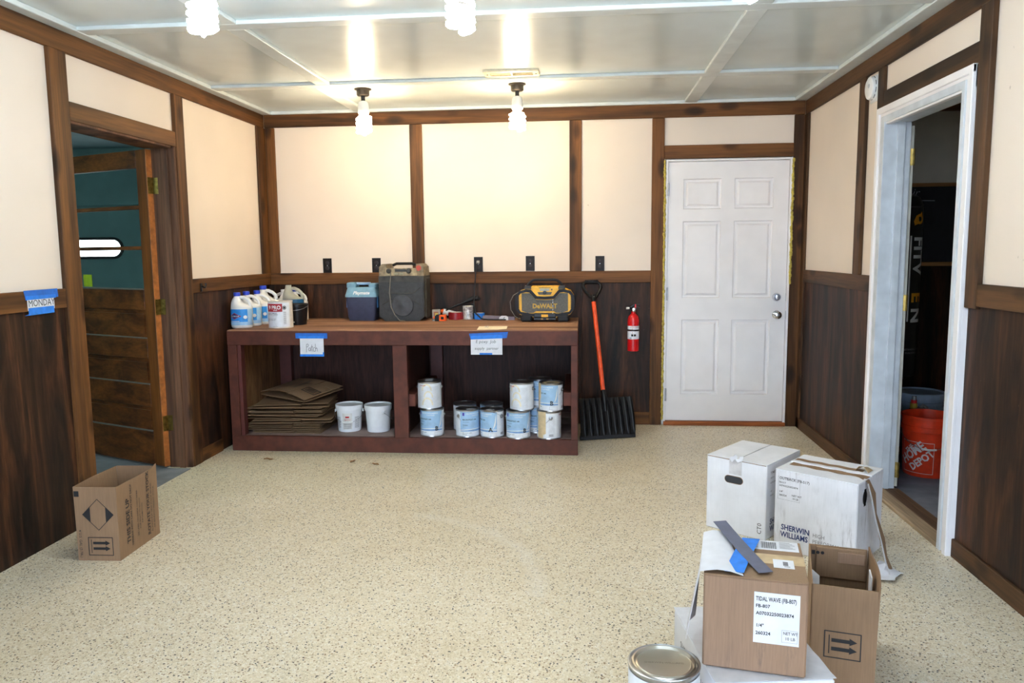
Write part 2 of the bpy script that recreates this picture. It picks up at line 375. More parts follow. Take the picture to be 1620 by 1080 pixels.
# ceiling panels (sheets between the battens)
Lx = [(-1.755, -1.663), (.748, .842)]; By = [-1.0+0*0, .97, 2.335, 3.70, 5.07]
xs = [XL-.02, -1.71, .795, XR+.02]; ys = [YF, -.36, 1.0, 2.38, 3.745, 5.115, D+.02]
for i in range(3):
    for j in range(6):
        B(xs[i]+.001, ys[j]+.001, H, xs[i+1]-.001, ys[j+1]-.001, H+.012).build('ceiling_panel', CEILP, ce)
tn = [0]
def trim(mb, mat, label):
    tn[0] += 1; return struct('trim_%d' % tn[0], mb, mat, label, cat='trim')
zb = H-.02
for y0 in (5.07, 3.70, 2.335, .955, -.41): 
    nm = {5.07: 'white ceiling batten running across just before the two dark lamp canopies', 3.70: 'white ceiling batten crossing beside the bright middle bulbs'}.get(y0, 'white ceiling batten crossing overhead of the camera %s' % ('near the middle bulbs' if y0 > 2 else 'between the camera and the middle bulbs' if y0 > 0 else 'near the garage opening'))
    trim(B(XL-.01, y0, zb, XR+.01, y0+.09, H, .003), BATTEN, nm)
for (a, b), side in zip(Lx, ('bleach bottle side', 'white door side')):
    for y0, y1, nm in ((5.16, D-.03, 'short back length'), (3.79, 5.07, 'length behind the middle bulbs'), (2.425, 3.70, 'length before the middle bulbs'), (YF, 2.335, 'length above the camera')):
        dx = -.04 if (y0 > 5 and a < 0) else 0
        trim(B(a+dx, y0, zb, b+dx, y1, H, .003), BATTEN, 'white lengthwise ceiling batten on the %s, %s' % (side, nm))
trim(B(XL-.01, YF, zb-.004, -2.475, D-.01, H, .003), BATTEN, 'white ceiling edge batten above the left wall with the dark door')
trim(B(1.56, YF, zb-.004, XR+.01, D-.01, H, .003), BATTEN, 'white ceiling edge batten above the wall with smoke alarm')
trim(B(-2.475, D-.022, zb-.004, 1.56, D+.01, H, .003), BATTEN, 'white ceiling edge batten above the back wall')

# ---- left wall
def wallbox(name, boxes, label):
    m = MB()
    for b in boxes: m.box(*b)
    return struct(name, m, CREAM, label, cat='wall')
xw = XL-t
wl = wallbox('wall_left', [(xw-.14, YF, 0, xw-.006, 3.66, H+.05), (xw-.14, 4.72, 0, xw-.006, D+.1, H+.05), (xw-.14, 3.66, 2.1, xw-.006, 4.72, H+.05)], 'cream and dark panelled wall with the glazed wooden door')
for y0, y1, z0, z1 in ((YF, .2, 1.19, 2.4), (.2, 1.55, 1.19, 2.4), (1.55, 3.62, 1.19, 2.4), (3.62, 4.74, 2.09, 2.4), (4.74, 5.98, 1.19, 2.4)):
    B(xw-.006, y0+.0005, z0, xw, y1-.0005, z1).build('wall_sheet', CREAM, wl)
for y0, y1 in ((YF, 1.18), (1.18, 2.4), (2.4, 3.6), (4.75, D)):
    B(xw-.006, y0+.0002, 0, xw+.004, y1-.0002, 1.2, .001).build('wainscot_panel', PANEL, wl)
bv = .003
trim(B(xw, YF, ZB, XL, D-.001, ZBT, bv), TRIM['y'], 'long brown top beam on the wall with the glazed door')
trim(B(xw-.01, 3.566, 0, XL+.004, 3.692, ZB, bv), TRIM['z'], 'wide brown post beside the MONDAY sign')
trim(B(xw-.01, 4.692, 0, XL+.004, 4.80, ZB, bv), TRIM['z'], 'brown post on the hinge side of the glazed door')
trim(B(xw-.03, 3.692, 2.047, XL+.002, 4.692, 2.14, bv), TRIM['y'], 'brown header board above the glazed wooden door')
trim(B(xw, 5.93, 0+ZR1, XL, D+t, ZB, bv), TRIM['z'], 'brown corner board above the bleach bottles, glazed door side')
trim(B(xw, YF, ZR0, XL, 3.566, ZR1, bv), TRIM['y'], 'brown chair rail carrying the MONDAY sign')
trim(B(xw, 4.80, ZR0, XL, D+t, ZR1, bv), TRIM['y'], 'short brown chair rail above the bleach bottles with a hook')
trim(B(xw, 1.50, ZR1, XL, 1.59, ZB, bv), TRIM['z'], 'brown wall post nearer the camera than the MONDAY sign')
struct('baseboard_left', B(xw, 4.80, 0, XL, 5.10, .085, bv), TRIM['y'], 'short brown baseboard between glazed door and workbench', cat='baseboard')
# door jamb lining, left doorway (frame of door 1)
jm = MB(); 
d1 = struct('door_1', B(-2.70, 4.675, 0, XL-.004, 4.705, 2.05, .002), wood('rough_jamb_wood', (78, 52, 38), (124, 86, 62), 'z', .6), 'open brown wooden door with three glass panes', cat='door')
B(-2.625, 4.66, 0, -2.585, 4.676, 2.05, .002).build('door_stop', MATS['rough_jamb_wood'], d1)
B(-2.72, 3.655, 0, XL-.004, 3.70, 2.05, .002).build('jamb', MATS['rough_jamb_wood'], d1)
B(-2.72, 3.70, 2.035, XL-.004, 4.64, 2.06, .002).build('head_jamb', MATS['rough_jamb_wood'], d1)
B(-2.72, 3.70, -.003, XL, 4.64, .003).build('threshold', CONC, d1)
# the door leaf, in its own frame: u along the leaf from the hinge, v up
leaf_o = Vector((-2.713, 4.637, .012)); ld = Vector((-.9222, .3866, 0)).normalized(); lnm = Vector((-ld.y, ld.x, 0))
lnm = Vector((ld.y, -ld.x, 0)) if lnm.y > 0 else lnm       # towards the camera side
LM = Matrix(((ld.x, -lnm.x, 0, leaf_o.x), (ld.y, -lnm.y, 0, leaf_o.y), (0, 0, 1, leaf_o.z), (0, 0, 0, 1)))   # local y = away from camera
def leaf(name, mat, x0, z0, x1, z1, y0=0.0, y1=.04, b=.004): return MB().box(x0, y0, z0, x1, y1, z1, b, LM).build(name, mat, d1)
Wd = .90
leaf('stile', DOORW, 0, 0, .095, 2.02); leaf('stile', DOORW, Wd-.10, 0, Wd, 2.02)
leaf('door_edge', plain('raw_orange_wood', (176, 104, 48), .5, 0, .15), -.004, 0, 0.001, 2.02, .001, .039, 0)
for z0, z1 in ((1.91, 2.02), (1.015, 1.15), (.70, .835), (.385, .535), (0, .225)): leaf('rail', DOORX, .095, z0, Wd-.10, z1)
for z in (1.655, 1.40): leaf('muntin', DOORX, .095, z, Wd-.10, z+.024, .004, .036)
for z0, z1 in ((1.679, 1.91), (1.424, 1.655), (1.15, 1.40)): leaf('pane', GLASS, .09, z0-.004, Wd-.095, z1+.004, .017, .022, 0)
for z0, z1 in ((.835, 1.015), (.535, .70), (.225, .385)): 
    leaf('panel', DOORX, .09, z0-.005, Wd-.095, z1+.005, .014, .03, .001)
    leaf('raised_panel', DOORX, .12, z0+.025, Wd-.125, z1-.025, .008, .016, .004)
    leaf('ledge', plain('dusty_ledge', (110, 104, 98), .6), .095, z0-.002, Wd-.10, z0+.004, -.004, .02, 0)
leaf('sill_ledge', MATS['dusty_ledge'], .095, 1.147, Wd-.10, 1.156, -.004, .017, 0)
leaf('sticky_note', LIMEY, .635, 1.16, .725, 1.24, .012, .0145, 0)
for z in (1.81, 1.05, .295):
    hm = MB(); hm.box(-2.698, 4.6735, z-.05, -2.662, 4.6755, z+.05).box(-.006, .002, z-.062, -.003, .038, z+.038, 0, LM)
    hm.rod((-2.702, 4.667, z-.05), (-2.702, 4.667, z+.05), .006); hm.build('hinge', BRASS, d1)
# hook on the left rail
h = thing('coat_hook', 'small dark hook screwed to the brown rail by the door', 'hook', (XL, 4.909, 1.16))
MB().box(0, -.012, -.025, .006, .012, .03, .002).build('plate', BLACKP, h); MB().tube([(.005, 0, .01), (.03, 0, .0), (.035, 0, .015), (.034, 0, .03)], .005).build('prong', BLACKP, h)

# ---- back wall
yw = D+t
wb = wallbox('wall_back', [(XL-.1, yw+.006, 0, .612, yw+.12, H+.05), (1.575, yw+.006, 0, XR+.1, yw+.12, H+.05), (.612, yw+.006, 2.08, 1.575, yw+.12, H+.05)], 'cream and dark panelled wall behind the workbench')
for x0, x1, z0, z1 in ((XL, -1.32, 1.19, 2.4), (-1.32, -.07, 1.19, 2.4), (-.07, .56, 1.19, 2.4), (.56, XR, 2.09, 2.4)):
    B(x0+.0005, yw, z0, x1-.0005, yw+.006, z1).build('wall_sheet', CREAM, wb)
for x0, x1 in ((XL-.02, -1.21), (-1.21, -.02), (-.02, .56)):
    B(x0+.0002, yw-.004, 0, x1-.0002, yw+.006, 1.2, .001).build('wainscot_panel', PANEL, wb)
trim(B(XL, D, ZB+.002, XR, yw, ZBT, bv), TRIM['x'], 'long brown top beam on the back wall behind the lamps')
for x0, x1, z0, z1, nm in ((XL, -2.459, ZR1, ZB, 'brown corner board above the bleach bottles, back wall side'), (-1.365, -1.267, ZR1, ZB, 'brown wall post above the black speaker'), (-.114, -.02, ZR1, ZB, 'brown wall post above the yellow radio'),
                       (.515, .608, 0, ZB, 'tall brown post beside the hinges of the white door'), (1.565, XR+.004, 0, ZB, 'tall brown corner post beside the lock of the white door')):
    trim(B(x0, D, z0, x1, yw, z1, bv), TRIM['z'], nm)
trim(B(.608, D, 2.068, 1.565, yw, 2.167, bv), TRIM['x'], 'brown header board above the white door')
trim(B(XL, D, ZR0, .515, yw, ZR1, bv), TRIM['x'], 'brown chair rail under the five dark outlets')
struct('baseboard_back', B(.02, D, 0, .515, yw, .10, bv), TRIM['x'], 'brown baseboard behind the snow shovel', cat='baseboard')
# white six-panel steel door
d2 = struct('door_2', B(.622, D+.005, 0, .64, yw+.08, 2.062, .002).box(1.546, D+.005, 0, 1.564, yw+.08, 2.062, .002).box(.60, yw+.02, 0, .622, yw+.08, 2.09).box(1.564, yw+.02, 0, 1.60, yw+.08, 2.09).box(.64, D+.005, 2.046, 1.546, yw+.08, 2.062, .002), WHITEP, 'closed white six-panel steel door', cat='door')
yd = D+.02
dm = MB(); dx0, dx1, dz0, dz1 = .643, 1.543, .035, 2.043
PX = ((.757, 1.043), (1.141, 1.429)); PZ = ((1.687, 1.916), (1.005, 1.595), (.246, .836))
xsD = [dx0, PX[0][0], PX[0][1], PX[1][0], PX[1][1], dx1]; zsD = [dz0, .246, .836, 1.005, 1.595, 1.687, 1.916, dz1]
for i in range(5):
    for j in range(7):
        if i in (1, 3) and j in (1, 3, 5): continue
        dm.add([(xsD[i], yd, zsD[j]), (xsD[i+1], yd, zsD[j]), (xsD[i+1], yd, zsD[j+1]), (xsD[i], yd, zsD[j+1])], [(0, 1, 2, 3)])
dm.box(dx0, yd+.02, dz0, dx1, yd+.045, dz1)
leaf2 = dm.build('door_leaf', WHITEP, d2); B(.60, yw+.081, 0, 1.60, yw+.12, 2.1).build('leak_backing', WHITEP, d2)  # unseen backing added to block sky light leaking round the leaf
for (x0, x1) in PX:
    for (z0, z1) in PZ:
        pm = MB(); rings = []
        for ins, dep in ((0, 0), (.006, .014), (.020, .015), (.036, .003), (.045, .004), (.05, .004)):
            rings.append([(x0+ins, yd+dep, z0+ins), (x1-ins, yd+dep, z0+ins), (x1-ins, yd+dep, z1-ins), (x0+ins, yd+dep, z1-ins)])
        pm.loft(rings, caps=False); n = len(pm.v); pm.f.append((n-4, n-3, n-2, n-1)); pm.build('panel', WHITEP, d2)
for z in (1.836, 1.038, .244): MB().rod((.640, D+.002, z-.05), (.640, D+.002, z+.05), .007, 10).build('hinge', plain('grey_hinge', (170, 172, 178), .4, .6), d2)
YK = Matrix.Rotation(PI/2, 4, 'X')
def ypos(x, z, y=yd): return Matrix.Translation((x, y, z)) @ YK        # local +z -> -y (towards the room)
MB().lathe([(.032, 0), (.032, .004), (.024, .010), (.012, .014), (.012, .03), (.022, .036), (.029, .048), (.028, .060), (.018, .067), (.006, .068)], 28, ypos(1.477, .874)).build('knob', CHROME, d2)
MB().lathe([(.033, 0), (.033, .006), (.026, .018), (.012, .019)], 28, ypos(1.475, 1.01)).box(-.004, -.016, .018, .004, .016, .034, .002, ypos(1.475, 1.01)).build('deadbolt', CHROME, d2)
for z, in ((1.01,), (.874,)): B(1.543, yd-.003, z-.03, 1.549, yd+.005, z+.03).build('strike_plate', MATS['grey_hinge'], d2)
B(.625, D-.012, 0, 1.562, yw+.08, .03, .003).build('threshold', ORWOOD, d2)
for x, z0, z1 in ((.6135, .05, 2.05), (1.567, 1.12, 2.05)):
    fm = MB(); z = z0
    while z < z1:
        r = random.uniform(.006, .0125); fm.lathe([(.0, -r*1.5), (r*.8, -r), (r, 0), (r*.8, r), (0, r*1.5)], 7, Matrix.Translation((x+random.uniform(-.002, .002), D+.002+random.uniform(-.003, .005), z)), caps=False); z += r*random.uniform(1.1, 1.9)
    fm.build('spray_foam', FOAM, d2)

# ---- right wall
xq = XR+t
wr = wallbox('wall_right', [(xq+.006, YF, 0, xq+.12, 3.555, H+.05), (xq+.006, 4.50, 0, xq+.12, D+.1, H+.05), (xq+.006, 3.555, 2.09, xq+.12, 4.50, H+.05)], 'cream and dark panelled wall with the white cased doorway')
for y0, y1, z0, z1 in ((YF, .3, 1.19, 2.4), (.3, 1.9, 1.19, 2.4), (1.9, 3.42, 1.19, 2.4), (3.42, 4.58, 2.15, 2.4), (4.58, 4.85, 1.19, 2.4), (4.85, D, 1.19, 2.4)):
    B(xq, y0+.0005, z0, xq+.006, y1-.0005, z1).build('wall_sheet', CREAM, wr)
for y0, y1 in ((YF, 1.0), (1.0, 2.22), (2.22, 3.50), (4.55, D)):
    B(xq-.004, y0+.0002, 0, xq+.006, y1-.0002, 1.2, .001).build('wainscot_panel', PANEL, wr)
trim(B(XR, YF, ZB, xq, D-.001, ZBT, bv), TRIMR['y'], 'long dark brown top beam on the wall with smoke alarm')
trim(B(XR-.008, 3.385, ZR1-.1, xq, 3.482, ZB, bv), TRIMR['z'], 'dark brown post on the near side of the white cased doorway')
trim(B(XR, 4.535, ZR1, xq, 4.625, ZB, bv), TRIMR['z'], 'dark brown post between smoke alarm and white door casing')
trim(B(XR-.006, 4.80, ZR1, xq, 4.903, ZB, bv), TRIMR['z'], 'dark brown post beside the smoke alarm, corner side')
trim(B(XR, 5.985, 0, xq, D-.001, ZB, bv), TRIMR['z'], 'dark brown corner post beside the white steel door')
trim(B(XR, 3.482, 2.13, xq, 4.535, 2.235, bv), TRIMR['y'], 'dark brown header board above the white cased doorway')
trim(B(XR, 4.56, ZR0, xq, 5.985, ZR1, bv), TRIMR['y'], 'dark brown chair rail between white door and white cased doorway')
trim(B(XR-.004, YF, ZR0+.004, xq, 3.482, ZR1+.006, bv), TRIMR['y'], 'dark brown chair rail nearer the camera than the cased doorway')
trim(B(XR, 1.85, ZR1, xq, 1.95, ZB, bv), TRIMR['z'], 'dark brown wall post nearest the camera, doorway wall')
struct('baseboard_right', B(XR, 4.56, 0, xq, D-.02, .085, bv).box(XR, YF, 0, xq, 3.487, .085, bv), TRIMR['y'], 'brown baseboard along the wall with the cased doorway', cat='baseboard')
# cased doorway (door 3)
d3 = struct('door_3', B(1.62, 4.45, 0, 1.765, 4.50, 2.09, .002), JAMBP, 'white cased doorway with an open door seen edge on', cat='door')
B(1.62, 3.555, 0, 1.765, 3.585, 2.09, .002).build('jamb', JAMBP, d3)
B(1.62, 3.585, 2.055, 1.765, 4.45, 2.09, .002).build('head_jamb', JAMBP, d3)
def casing(name, boxes):
    m = MB()
    for b in boxes: m.box(*b, .003)
    m.build(name, WHITEP, d3)
casing('casing', [(XR-.012, 4.462, 0, xq, 4.56, 2.142), (XR-.024, 4.525, 0, XR-.008, 4.56, 2.142)])
casing('casing', [(XR-.012, 3.487, 0, xq, 3.575, 2.142), (XR-.024, 3.487, 0, XR-.008, 3.522, 2.142)])
casing('head_casing', [(XR-.0125, 3.487, 2.045, xq, 4.56, 2.1425), (XR-.0245, 3.487, 2.107, XR-.008, 4.56, 2.1425)])
B(1.69, 4.438, 0, 1.73, 4.452, 2.06, .002).build('door_stop', JAMBP, d3)
B(XR-.02, 3.585, 0, XR+.06, 4.45, .022, .004).build('threshold', THRESH, d3)
B(XR+.06, 3.585, 0, 1.79, 4.45, .014, .003).build('threshold', wood('brown_threshold_y', (84, 60, 44), (120, 90, 66), 'y', .6, False), d3)
DM = Matrix.Translation((1.760, 4.502, .012)) @ Matrix.Rotation(math.radians(70.5), 4, 'Z')     # x along the leaf, away
MB().box(0, -.040, 0, .82, 0, 2.03, .002, DM).build('door_leaf', plain('brown_door_face', (70, 48, 34), .5), d3)
MB().box(-.003, -.038, .003, 0, -.001, 2.027, 0, DM).build('door_edge', plain('pale_door_edge', (216, 210, 192), .5, 0, .05, 12), d3)
for z in (.10, 1.06, 1.86):
    MB().box(-.0055, -.036, z-.045, -.003, -.003, z+.045, 0, DM).rod(DM @ Vector((-.006, -.041, z-.045)), DM @ Vector((-.006, -.041, z+.045)), .005).build('hinge', BRASS, d3)

# ---- wall behind the camera: wide open overhead door to the daylight
struct('wall_front', B(XL-.2, YF-.12, 0, -2.25, YF, H+.05).box(1.4, YF-.12, 0, XR+.2, YF, H+.05).box(-2.25, YF-.12, 2.25, 1.4, YF, H+.05), CREAM, 'wall behind the camera around the open garage door', cat='wall')
struct('ground', B(-6.5, -12, -.12, 6.5, YF-.1, -.04), CONC, 'concrete driveway outside the garage opening', cat='ground')

# ---- room beyond the glazed wooden door: garage with sectional overhead door
g = struct('wall_5', B(-6.2, 2.2, -.05, -6.1, 8.1, 2.6).box(-6.1, 2.2, -.05, -2.70, 2.3, 2.6).box(-2.75, 6.1, -.05, -2.65, 8.1, 2.6), TEAL, 'pale walls of the garage beyond the glazed door', cat='wall')
struct('floor_2', B(-6.1, 2.2, -.06, XL-.16, 8.1, -.004), CONC, 'grey concrete floor beyond the glazed door', cat='floor')
struct('ceiling_2', B(-6.2, 2.2, 2.52, -2.70, 8.2, 2.6), TEAL, 'garage ceiling beyond the glazed door', cat='ceiling')
od = struct('door_4', B(-6.2, 8.02, -.05, -2.6, 8.10, 2.62), TEAL, 'sectional overhead garage door with oval window seen through glass', cat='door')
for k in range(5):
    z0 = .06+k*.463
    B(-6.05, 7.99, z0, -2.75, 8.02, z0+.445, .008).build('section', TEAL, od)
    B(-6.05, 7.985, z0+.03, -2.75, 7.99, z0+.045).build('rib', TEAL, od); B(-6.05, 7.985, z0+.40, -2.75, 7.99, z0+.415).build('rib', TEAL, od)
B(-6.1, 7.95, 2.40, -2.7, 7.99, 2.43, .004).build('track', TEAL, od)
def oval(cx, cz, w, hh, n=24):
    r = hh/2; P = []
    for k in range(n+1): a = -PI/2+PI*k/n; P.append((cx+w/2-r+r*math.cos(a), cz+r*math.sin(a)))
    for k in range(n+1): a = PI/2+PI*k/n; P.append((cx-w/2+r+r*math.cos(a), cz+r*math.sin(a)))
    return P
for cx in (-4.38, -5.35):
    MB().ringprism(oval(cx, 1.455, .74, .235), oval(cx, 1.455, .68, .175), 7.972, 7.99).build('window_frame', BLACKR, od)
    MB().prism(oval(cx, 1.455, .69, .185), 7.978, 7.984).build('window_pane', DAYPANE, od)
gl = thing('fluorescent_lamp', 'fluorescent ceiling lamp of the garage beyond the glazed door', 'lamp', (-4.3, 3.1, 2.52))
B(-.6, -.08, -.05, .6, .08, 0, .004).build('housing', WPLAST, gl)
for s_ in (-.04, .04): MB().rod((-.57, s_, -.065), (.57, s_, -.065), .013, 10).build('tube', TUBE, gl)

# ---- room beyond the cased doorway
struct('wall_6', B(xq+.12, D+.02, 0, 4.4, D+.12, 2.6).box(4.3, 2.4, 0, 4.4, D+.1, 2.6).box(xq+.12, 2.4, 0, 4.4, 2.5, 2.6), plain('storeroom_wall', (232, 222, 202), .6, 0, .03, 4), 'cream wall of the dark storeroom beyond the doorway', cat='wall')
struct('floor_3', B(xq+.12, 2.4, -.06, 4.4, D+.1, -.002), plain('storeroom_concrete', (112, 116, 128), .7, 0, .1, 8), 'grey concrete floor of the dark storeroom', cat='floor')
struct('ceiling_3', B(xq+.1, 2.4, 2.5, 4.4, D+.1, 2.6), CEILP, 'ceiling of the dark storeroom', cat='ceiling')
trim(B(xq+.125, D, ZB, 4.3, D+.02, ZBT, bv), TRIM['x'], 'dark beam at the top of the storeroom wall')
struct('wall_7', B(xq+.125, D+.008, 0, 4.3, D+.02, 1.24), PANEL, 'dark plywood wainscot of the storeroom', cat='wall')
cb = thing('chalkboard', 'black chalkboard with chalk writing on the storeroom wall', 'chalkboard', (2.95, D+.006, 1.24))
B(-1.1, -.012, .03, 1.1, 0, .595).build('board', CHALK, cb)
B(-1.12, -.022, .585, 1.12, 0, .612, .003).build('frame_rail', WOODT, cb); B(-1.12, -.03, 0, 1.12, 0, .03, .003).build('frame_rail', WOODT, cb)
Print().text('repair', -.68, .515, .085, -.012, shear=.3).line([(-.62, .488), (-.36, .482)], .005).build('chalk_writing', plain('chalk', (170, 172, 178), .9), cb, planefn((0, -.0128, 0), (1, 0, 0), (0, 0, 1)))

# ================================================================== LAMPS AND FIXTURES
def helix(turns, R, r, z0, z1, seg_t=10, seg=6, taper=True):
    P = []
    n = int(turns*seg_t)
    for i in range(n+1):
        f = i/n; a = 2*PI*turns*f; q = R
        P.append((q*math.cos(a), q*math.sin(a), z0+(z1-z0)*f))
    return P
def cfl_lamp(x, y, label, em, group='bare spiral ceiling bulbs', rot=0.0):
    o = thing('ceiling_lamp', label, 'lamp', (x, y, H), rot, group)
    MB().lathe([(.058, 0), (.058, -.006), (.044, -.010), (.043, -.042), (.036, -.048), (.012, -.049)], 28).build('canopy', BRONZE, o)
    MB().cyl(.014, -.082, -.046, 16).build('socket', BLACKP, o)
    MB().lathe([(.014, -.080), (.026, -.084), (.034, -.096), (.037, -.118), (.037, -.135), (.0385, -.138), (.0385, -.158), (.034, -.168), (.030, -.172)], 28).build('ballast', WPLAST, o)
    m = MB(); m.tube([(.012, 0, -.170), (.012, 0, -.182), (.03, .004, -.188)]+[(p[0], p[1], p[2]) for p in helix(3.6, .0475, .0095, -.190, -.292)]+[(.02, -.02, -.304), (0, 0, -.306)], .0095, 6)
    m.tube([(-.012, 0, -.170), (-.012, 0, -.182), (-.03, -.004, -.190)]+[(-p[0], -p[1], p[2]-.012) for p in helix(3.4, .0475, .0095, -.190, -.285)], .0095, 6)
    m.build('spiral_tube', em, o)
    return o
cfl_lamp(-1.513, 5.321, 'bare spiral bulb lamp hanging above the blue cooler', EM_BACK)
cfl_lamp(-.450, 5.308, 'bare spiral bulb lamp below the ceiling vent', EM_BACK, rot=.7)
cfl_lamp(-1.407, 2.846, 'leftmost bare spiral bulb at the top edge of the photo', EM_COOL)
cfl_lamp(-.456, 2.93, 'middle bare spiral bulb at the top edge of the photo', EM_MID, rot=2.2)
cfl_lamp(.538, 2.70, 'rightmost bare spiral bulb at the top edge of the photo', EM_COOL)
for i, x in enumerate((-1.45, -.45, .54)): cfl_lamp(x, .45, 'bare spiral bulb above the camera, %s' % ('glazed door side', 'middle', 'cased doorway side')[i], EM_REAR)

vt = thing('ceiling_vent', 'cream metal ceiling vent with fine slats above the lamp', 'vent', (-.455, 4.965, H))
fr = MB().ringprism([(-.172, -.078), (.172, -.078), (.172, .078), (-.172, .078)], [(-.135, -.045), (.135, -.045), (.135, .045), (-.135, .045)], -.012, 0, 'xy'); fr.build('frame', plain('cream_vent', (226, 214, 180), .45), vt)
B(-.006, -.045, -.011, .006, .045, 0).build('divider', MATS['cream_vent'], vt)
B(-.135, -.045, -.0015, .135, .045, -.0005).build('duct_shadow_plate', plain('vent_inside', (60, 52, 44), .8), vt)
slat = None
for i in range(34):
    x = -.130+i*.0079
    if abs(x) < .008: continue
    if slat is None:
        slat = MB().box(-.0011, -.045, -.0045, .0011, .045, .0045, 0, Matrix.Rotation(math.radians(38), 4, 'Y')).build('slat', MATS['cream_vent'], vt); slat.location = (x, 0, -.006)
    else:
        c = slat.copy(); COL.objects.link(c); c.parent = vt; c.location = (x, 0, -.006)
        if x > 0: c.rotation_euler = (0, math.radians(-76), 0)
for x in (-.153, .153): MB().cyl(.005, -.0145, -.011, 10, Matrix.Translation((x, 0, 0))).build('screw', BRONZE, vt)

def outlet(x, z, label):
    o = thing('wall_outlet', label, 'outlet', (x, yw, z), 0, 'dark outlets along the back wall')
    B(-.035, -.007, -.0585, .035, 0, .0585, .004).build('cover_plate', OUTL, o)
    for dz in (.02, -.02):
        r = MB().lathe([(.0165, 0), (.0165, .003), (.015, .0038)], 20, Matrix.Translation((0, -.0065, dz)) @ YK).build('receptacle', plain('outlet_face', (44, 35, 33), .4, Specular_IOR_Level=.3), o)
        p = Print().rect(-.008, dz+.001, -.005, dz+.009).rect(.005, dz+.001, .008, dz+.009).disc(0, dz-.007, .0028, 10)
        p.build('slots', INK, r, planefn((0, -.0106, 0), (1, 0, 0), (0, 0, 1)))
    MB().lathe([(.003, 0), (.003, .002)], 10, Matrix.Translation((0, -.0065, 0)) @ YK).build('screw', STEEL, o)
    return o
outlet(-2.067, 1.279, 'dark outlet above the black bucket, farthest from the white door')
outlet(-1.662, 1.278, 'dark outlet partly behind the black speaker')
outlet(-.836, 1.279, 'dark outlet with a cord plugged in')
outlet(-.424, 1.283, 'dark outlet above the yellow radio')
outlet(.122, 1.278, 'dark outlet above the snow shovel grip')

sd = thing('smoke_detector', 'round white smoke detector high on the wall', 'smoke detector', (xq, 4.70, 2.285))
XK = Matrix.Rotation(-PI/2, 4, 'Y')      # local +z -> -x
B(-.004, -.075, -.075, 0, .075, .075, .002).build('backing_plate', WPLAST, sd)
MB().lathe([(.070, .004), (.070, .016), (.066, .018), (.066, .030), (.062, .040), (.05, .046), (.02, .048), (.004, .048)], 36, XK).build('body', WPLAST, sd)
vm = MB()
for k in range(10):
    a0 = 2*PI*k/10+.08; n = 5
    vm.add([(-zz, .0668*math.cos(a0+.42*i/n), .0668*math.sin(a0+.42*i/n)) for zz in (.022, .0255) for i in range(n+1)], [(i, i+1, n+2+i, n+1+i) for i in range(n)])
vm.build('vent_slots', INK, sd, smooth=False)
MB().lathe([(.012, .047), (.012, .050), (.010, .051)], 16, Matrix.Translation((0, -.02, .008)) @ XK).build('test_button', plain('pale_grey_plastic', (206, 208, 212), .4), sd)

# ================================================================== WORKBENCH
BX0, BX1, BY0, BZ = -2.475, -.043, 5.108, .855
wbn = thing('workbench', 'long red-brown painted workbench with open shelf below', 'workbench', (0, 0, 0))
for i in range(4):
    y0 = BY0+.004+i*.2395; B(BX0, y0, BZ-.022, BX1, y0+.237, BZ-.0005*(i % 2), .003).build('top_board', BENCHTOP, wbn)
B(BX0-.002, BY0, .75, BX1+.002, BY0+.035, BZ-.006, .003).build('front_rail', BENCH, wbn)
B(BX0, BY0-.002, 0, BX1+.002, BY0+.035, .107, .003).build('base_rail', BENCH, wbn)
B(BX0, BY0, .107, -2.41, BY0+.038, .75, .002).build('post', BENCH, wbn); B(-1.304, BY0, .107, -1.205, BY0+.038, .75, .002).build('post', BENCH, wbn); B(-.087, BY0, .107, BX1, BY0+.038, .75, .002).build('post', BENCH, wbn)
B(-2.41, BY0+.012, .107, -2.385, BY0+.07, .75, .002).build('post_liner', plain('dark_red_paint', (84, 38, 32), .5), wbn)
for i in range(4):
    y0 = BY0+.036+i*.23; B(BX0+.01, y0, .085, BX1-.01, y0+.227, .107, .002).build('shelf_board', SHELFB, wbn)
B(BX0+.002, BY0+.04, .107, BX0+.02, D-.03, .75).build('side_panel', TANPLY, wbn)
B(BX1-.02, BY0+.04, .107, BX1, D-.03, .83).build('side_panel', BENCH, wbn)
B(BX0+.02, D-.045, .107, BX1-.02, D-.03, .83).build('back_panel', PANELI, wbn)
B(-2.455, D-.10, .107, -2.36, D-.045, .83, .002).build('back_post', MATS['dark_red_paint'], wbn)
B(-1.215, D-.10, .107, -1.12, D-.045, .83, .002).build('back_post', MATS['dark_red_paint'], wbn)
B(-1.275, BY0+.038, .107, -1.235, D-.05, .75).build('divider', PANELI, wbn)
B(-1.235, BY0+.05, .318, -1.165, D-.10, .405, .003).build('cleat', BENCH, wbn)
B(-.14, BY0+.05, .33, -.063, D-.10, .425, .003).build('cleat', BENCH, wbn)

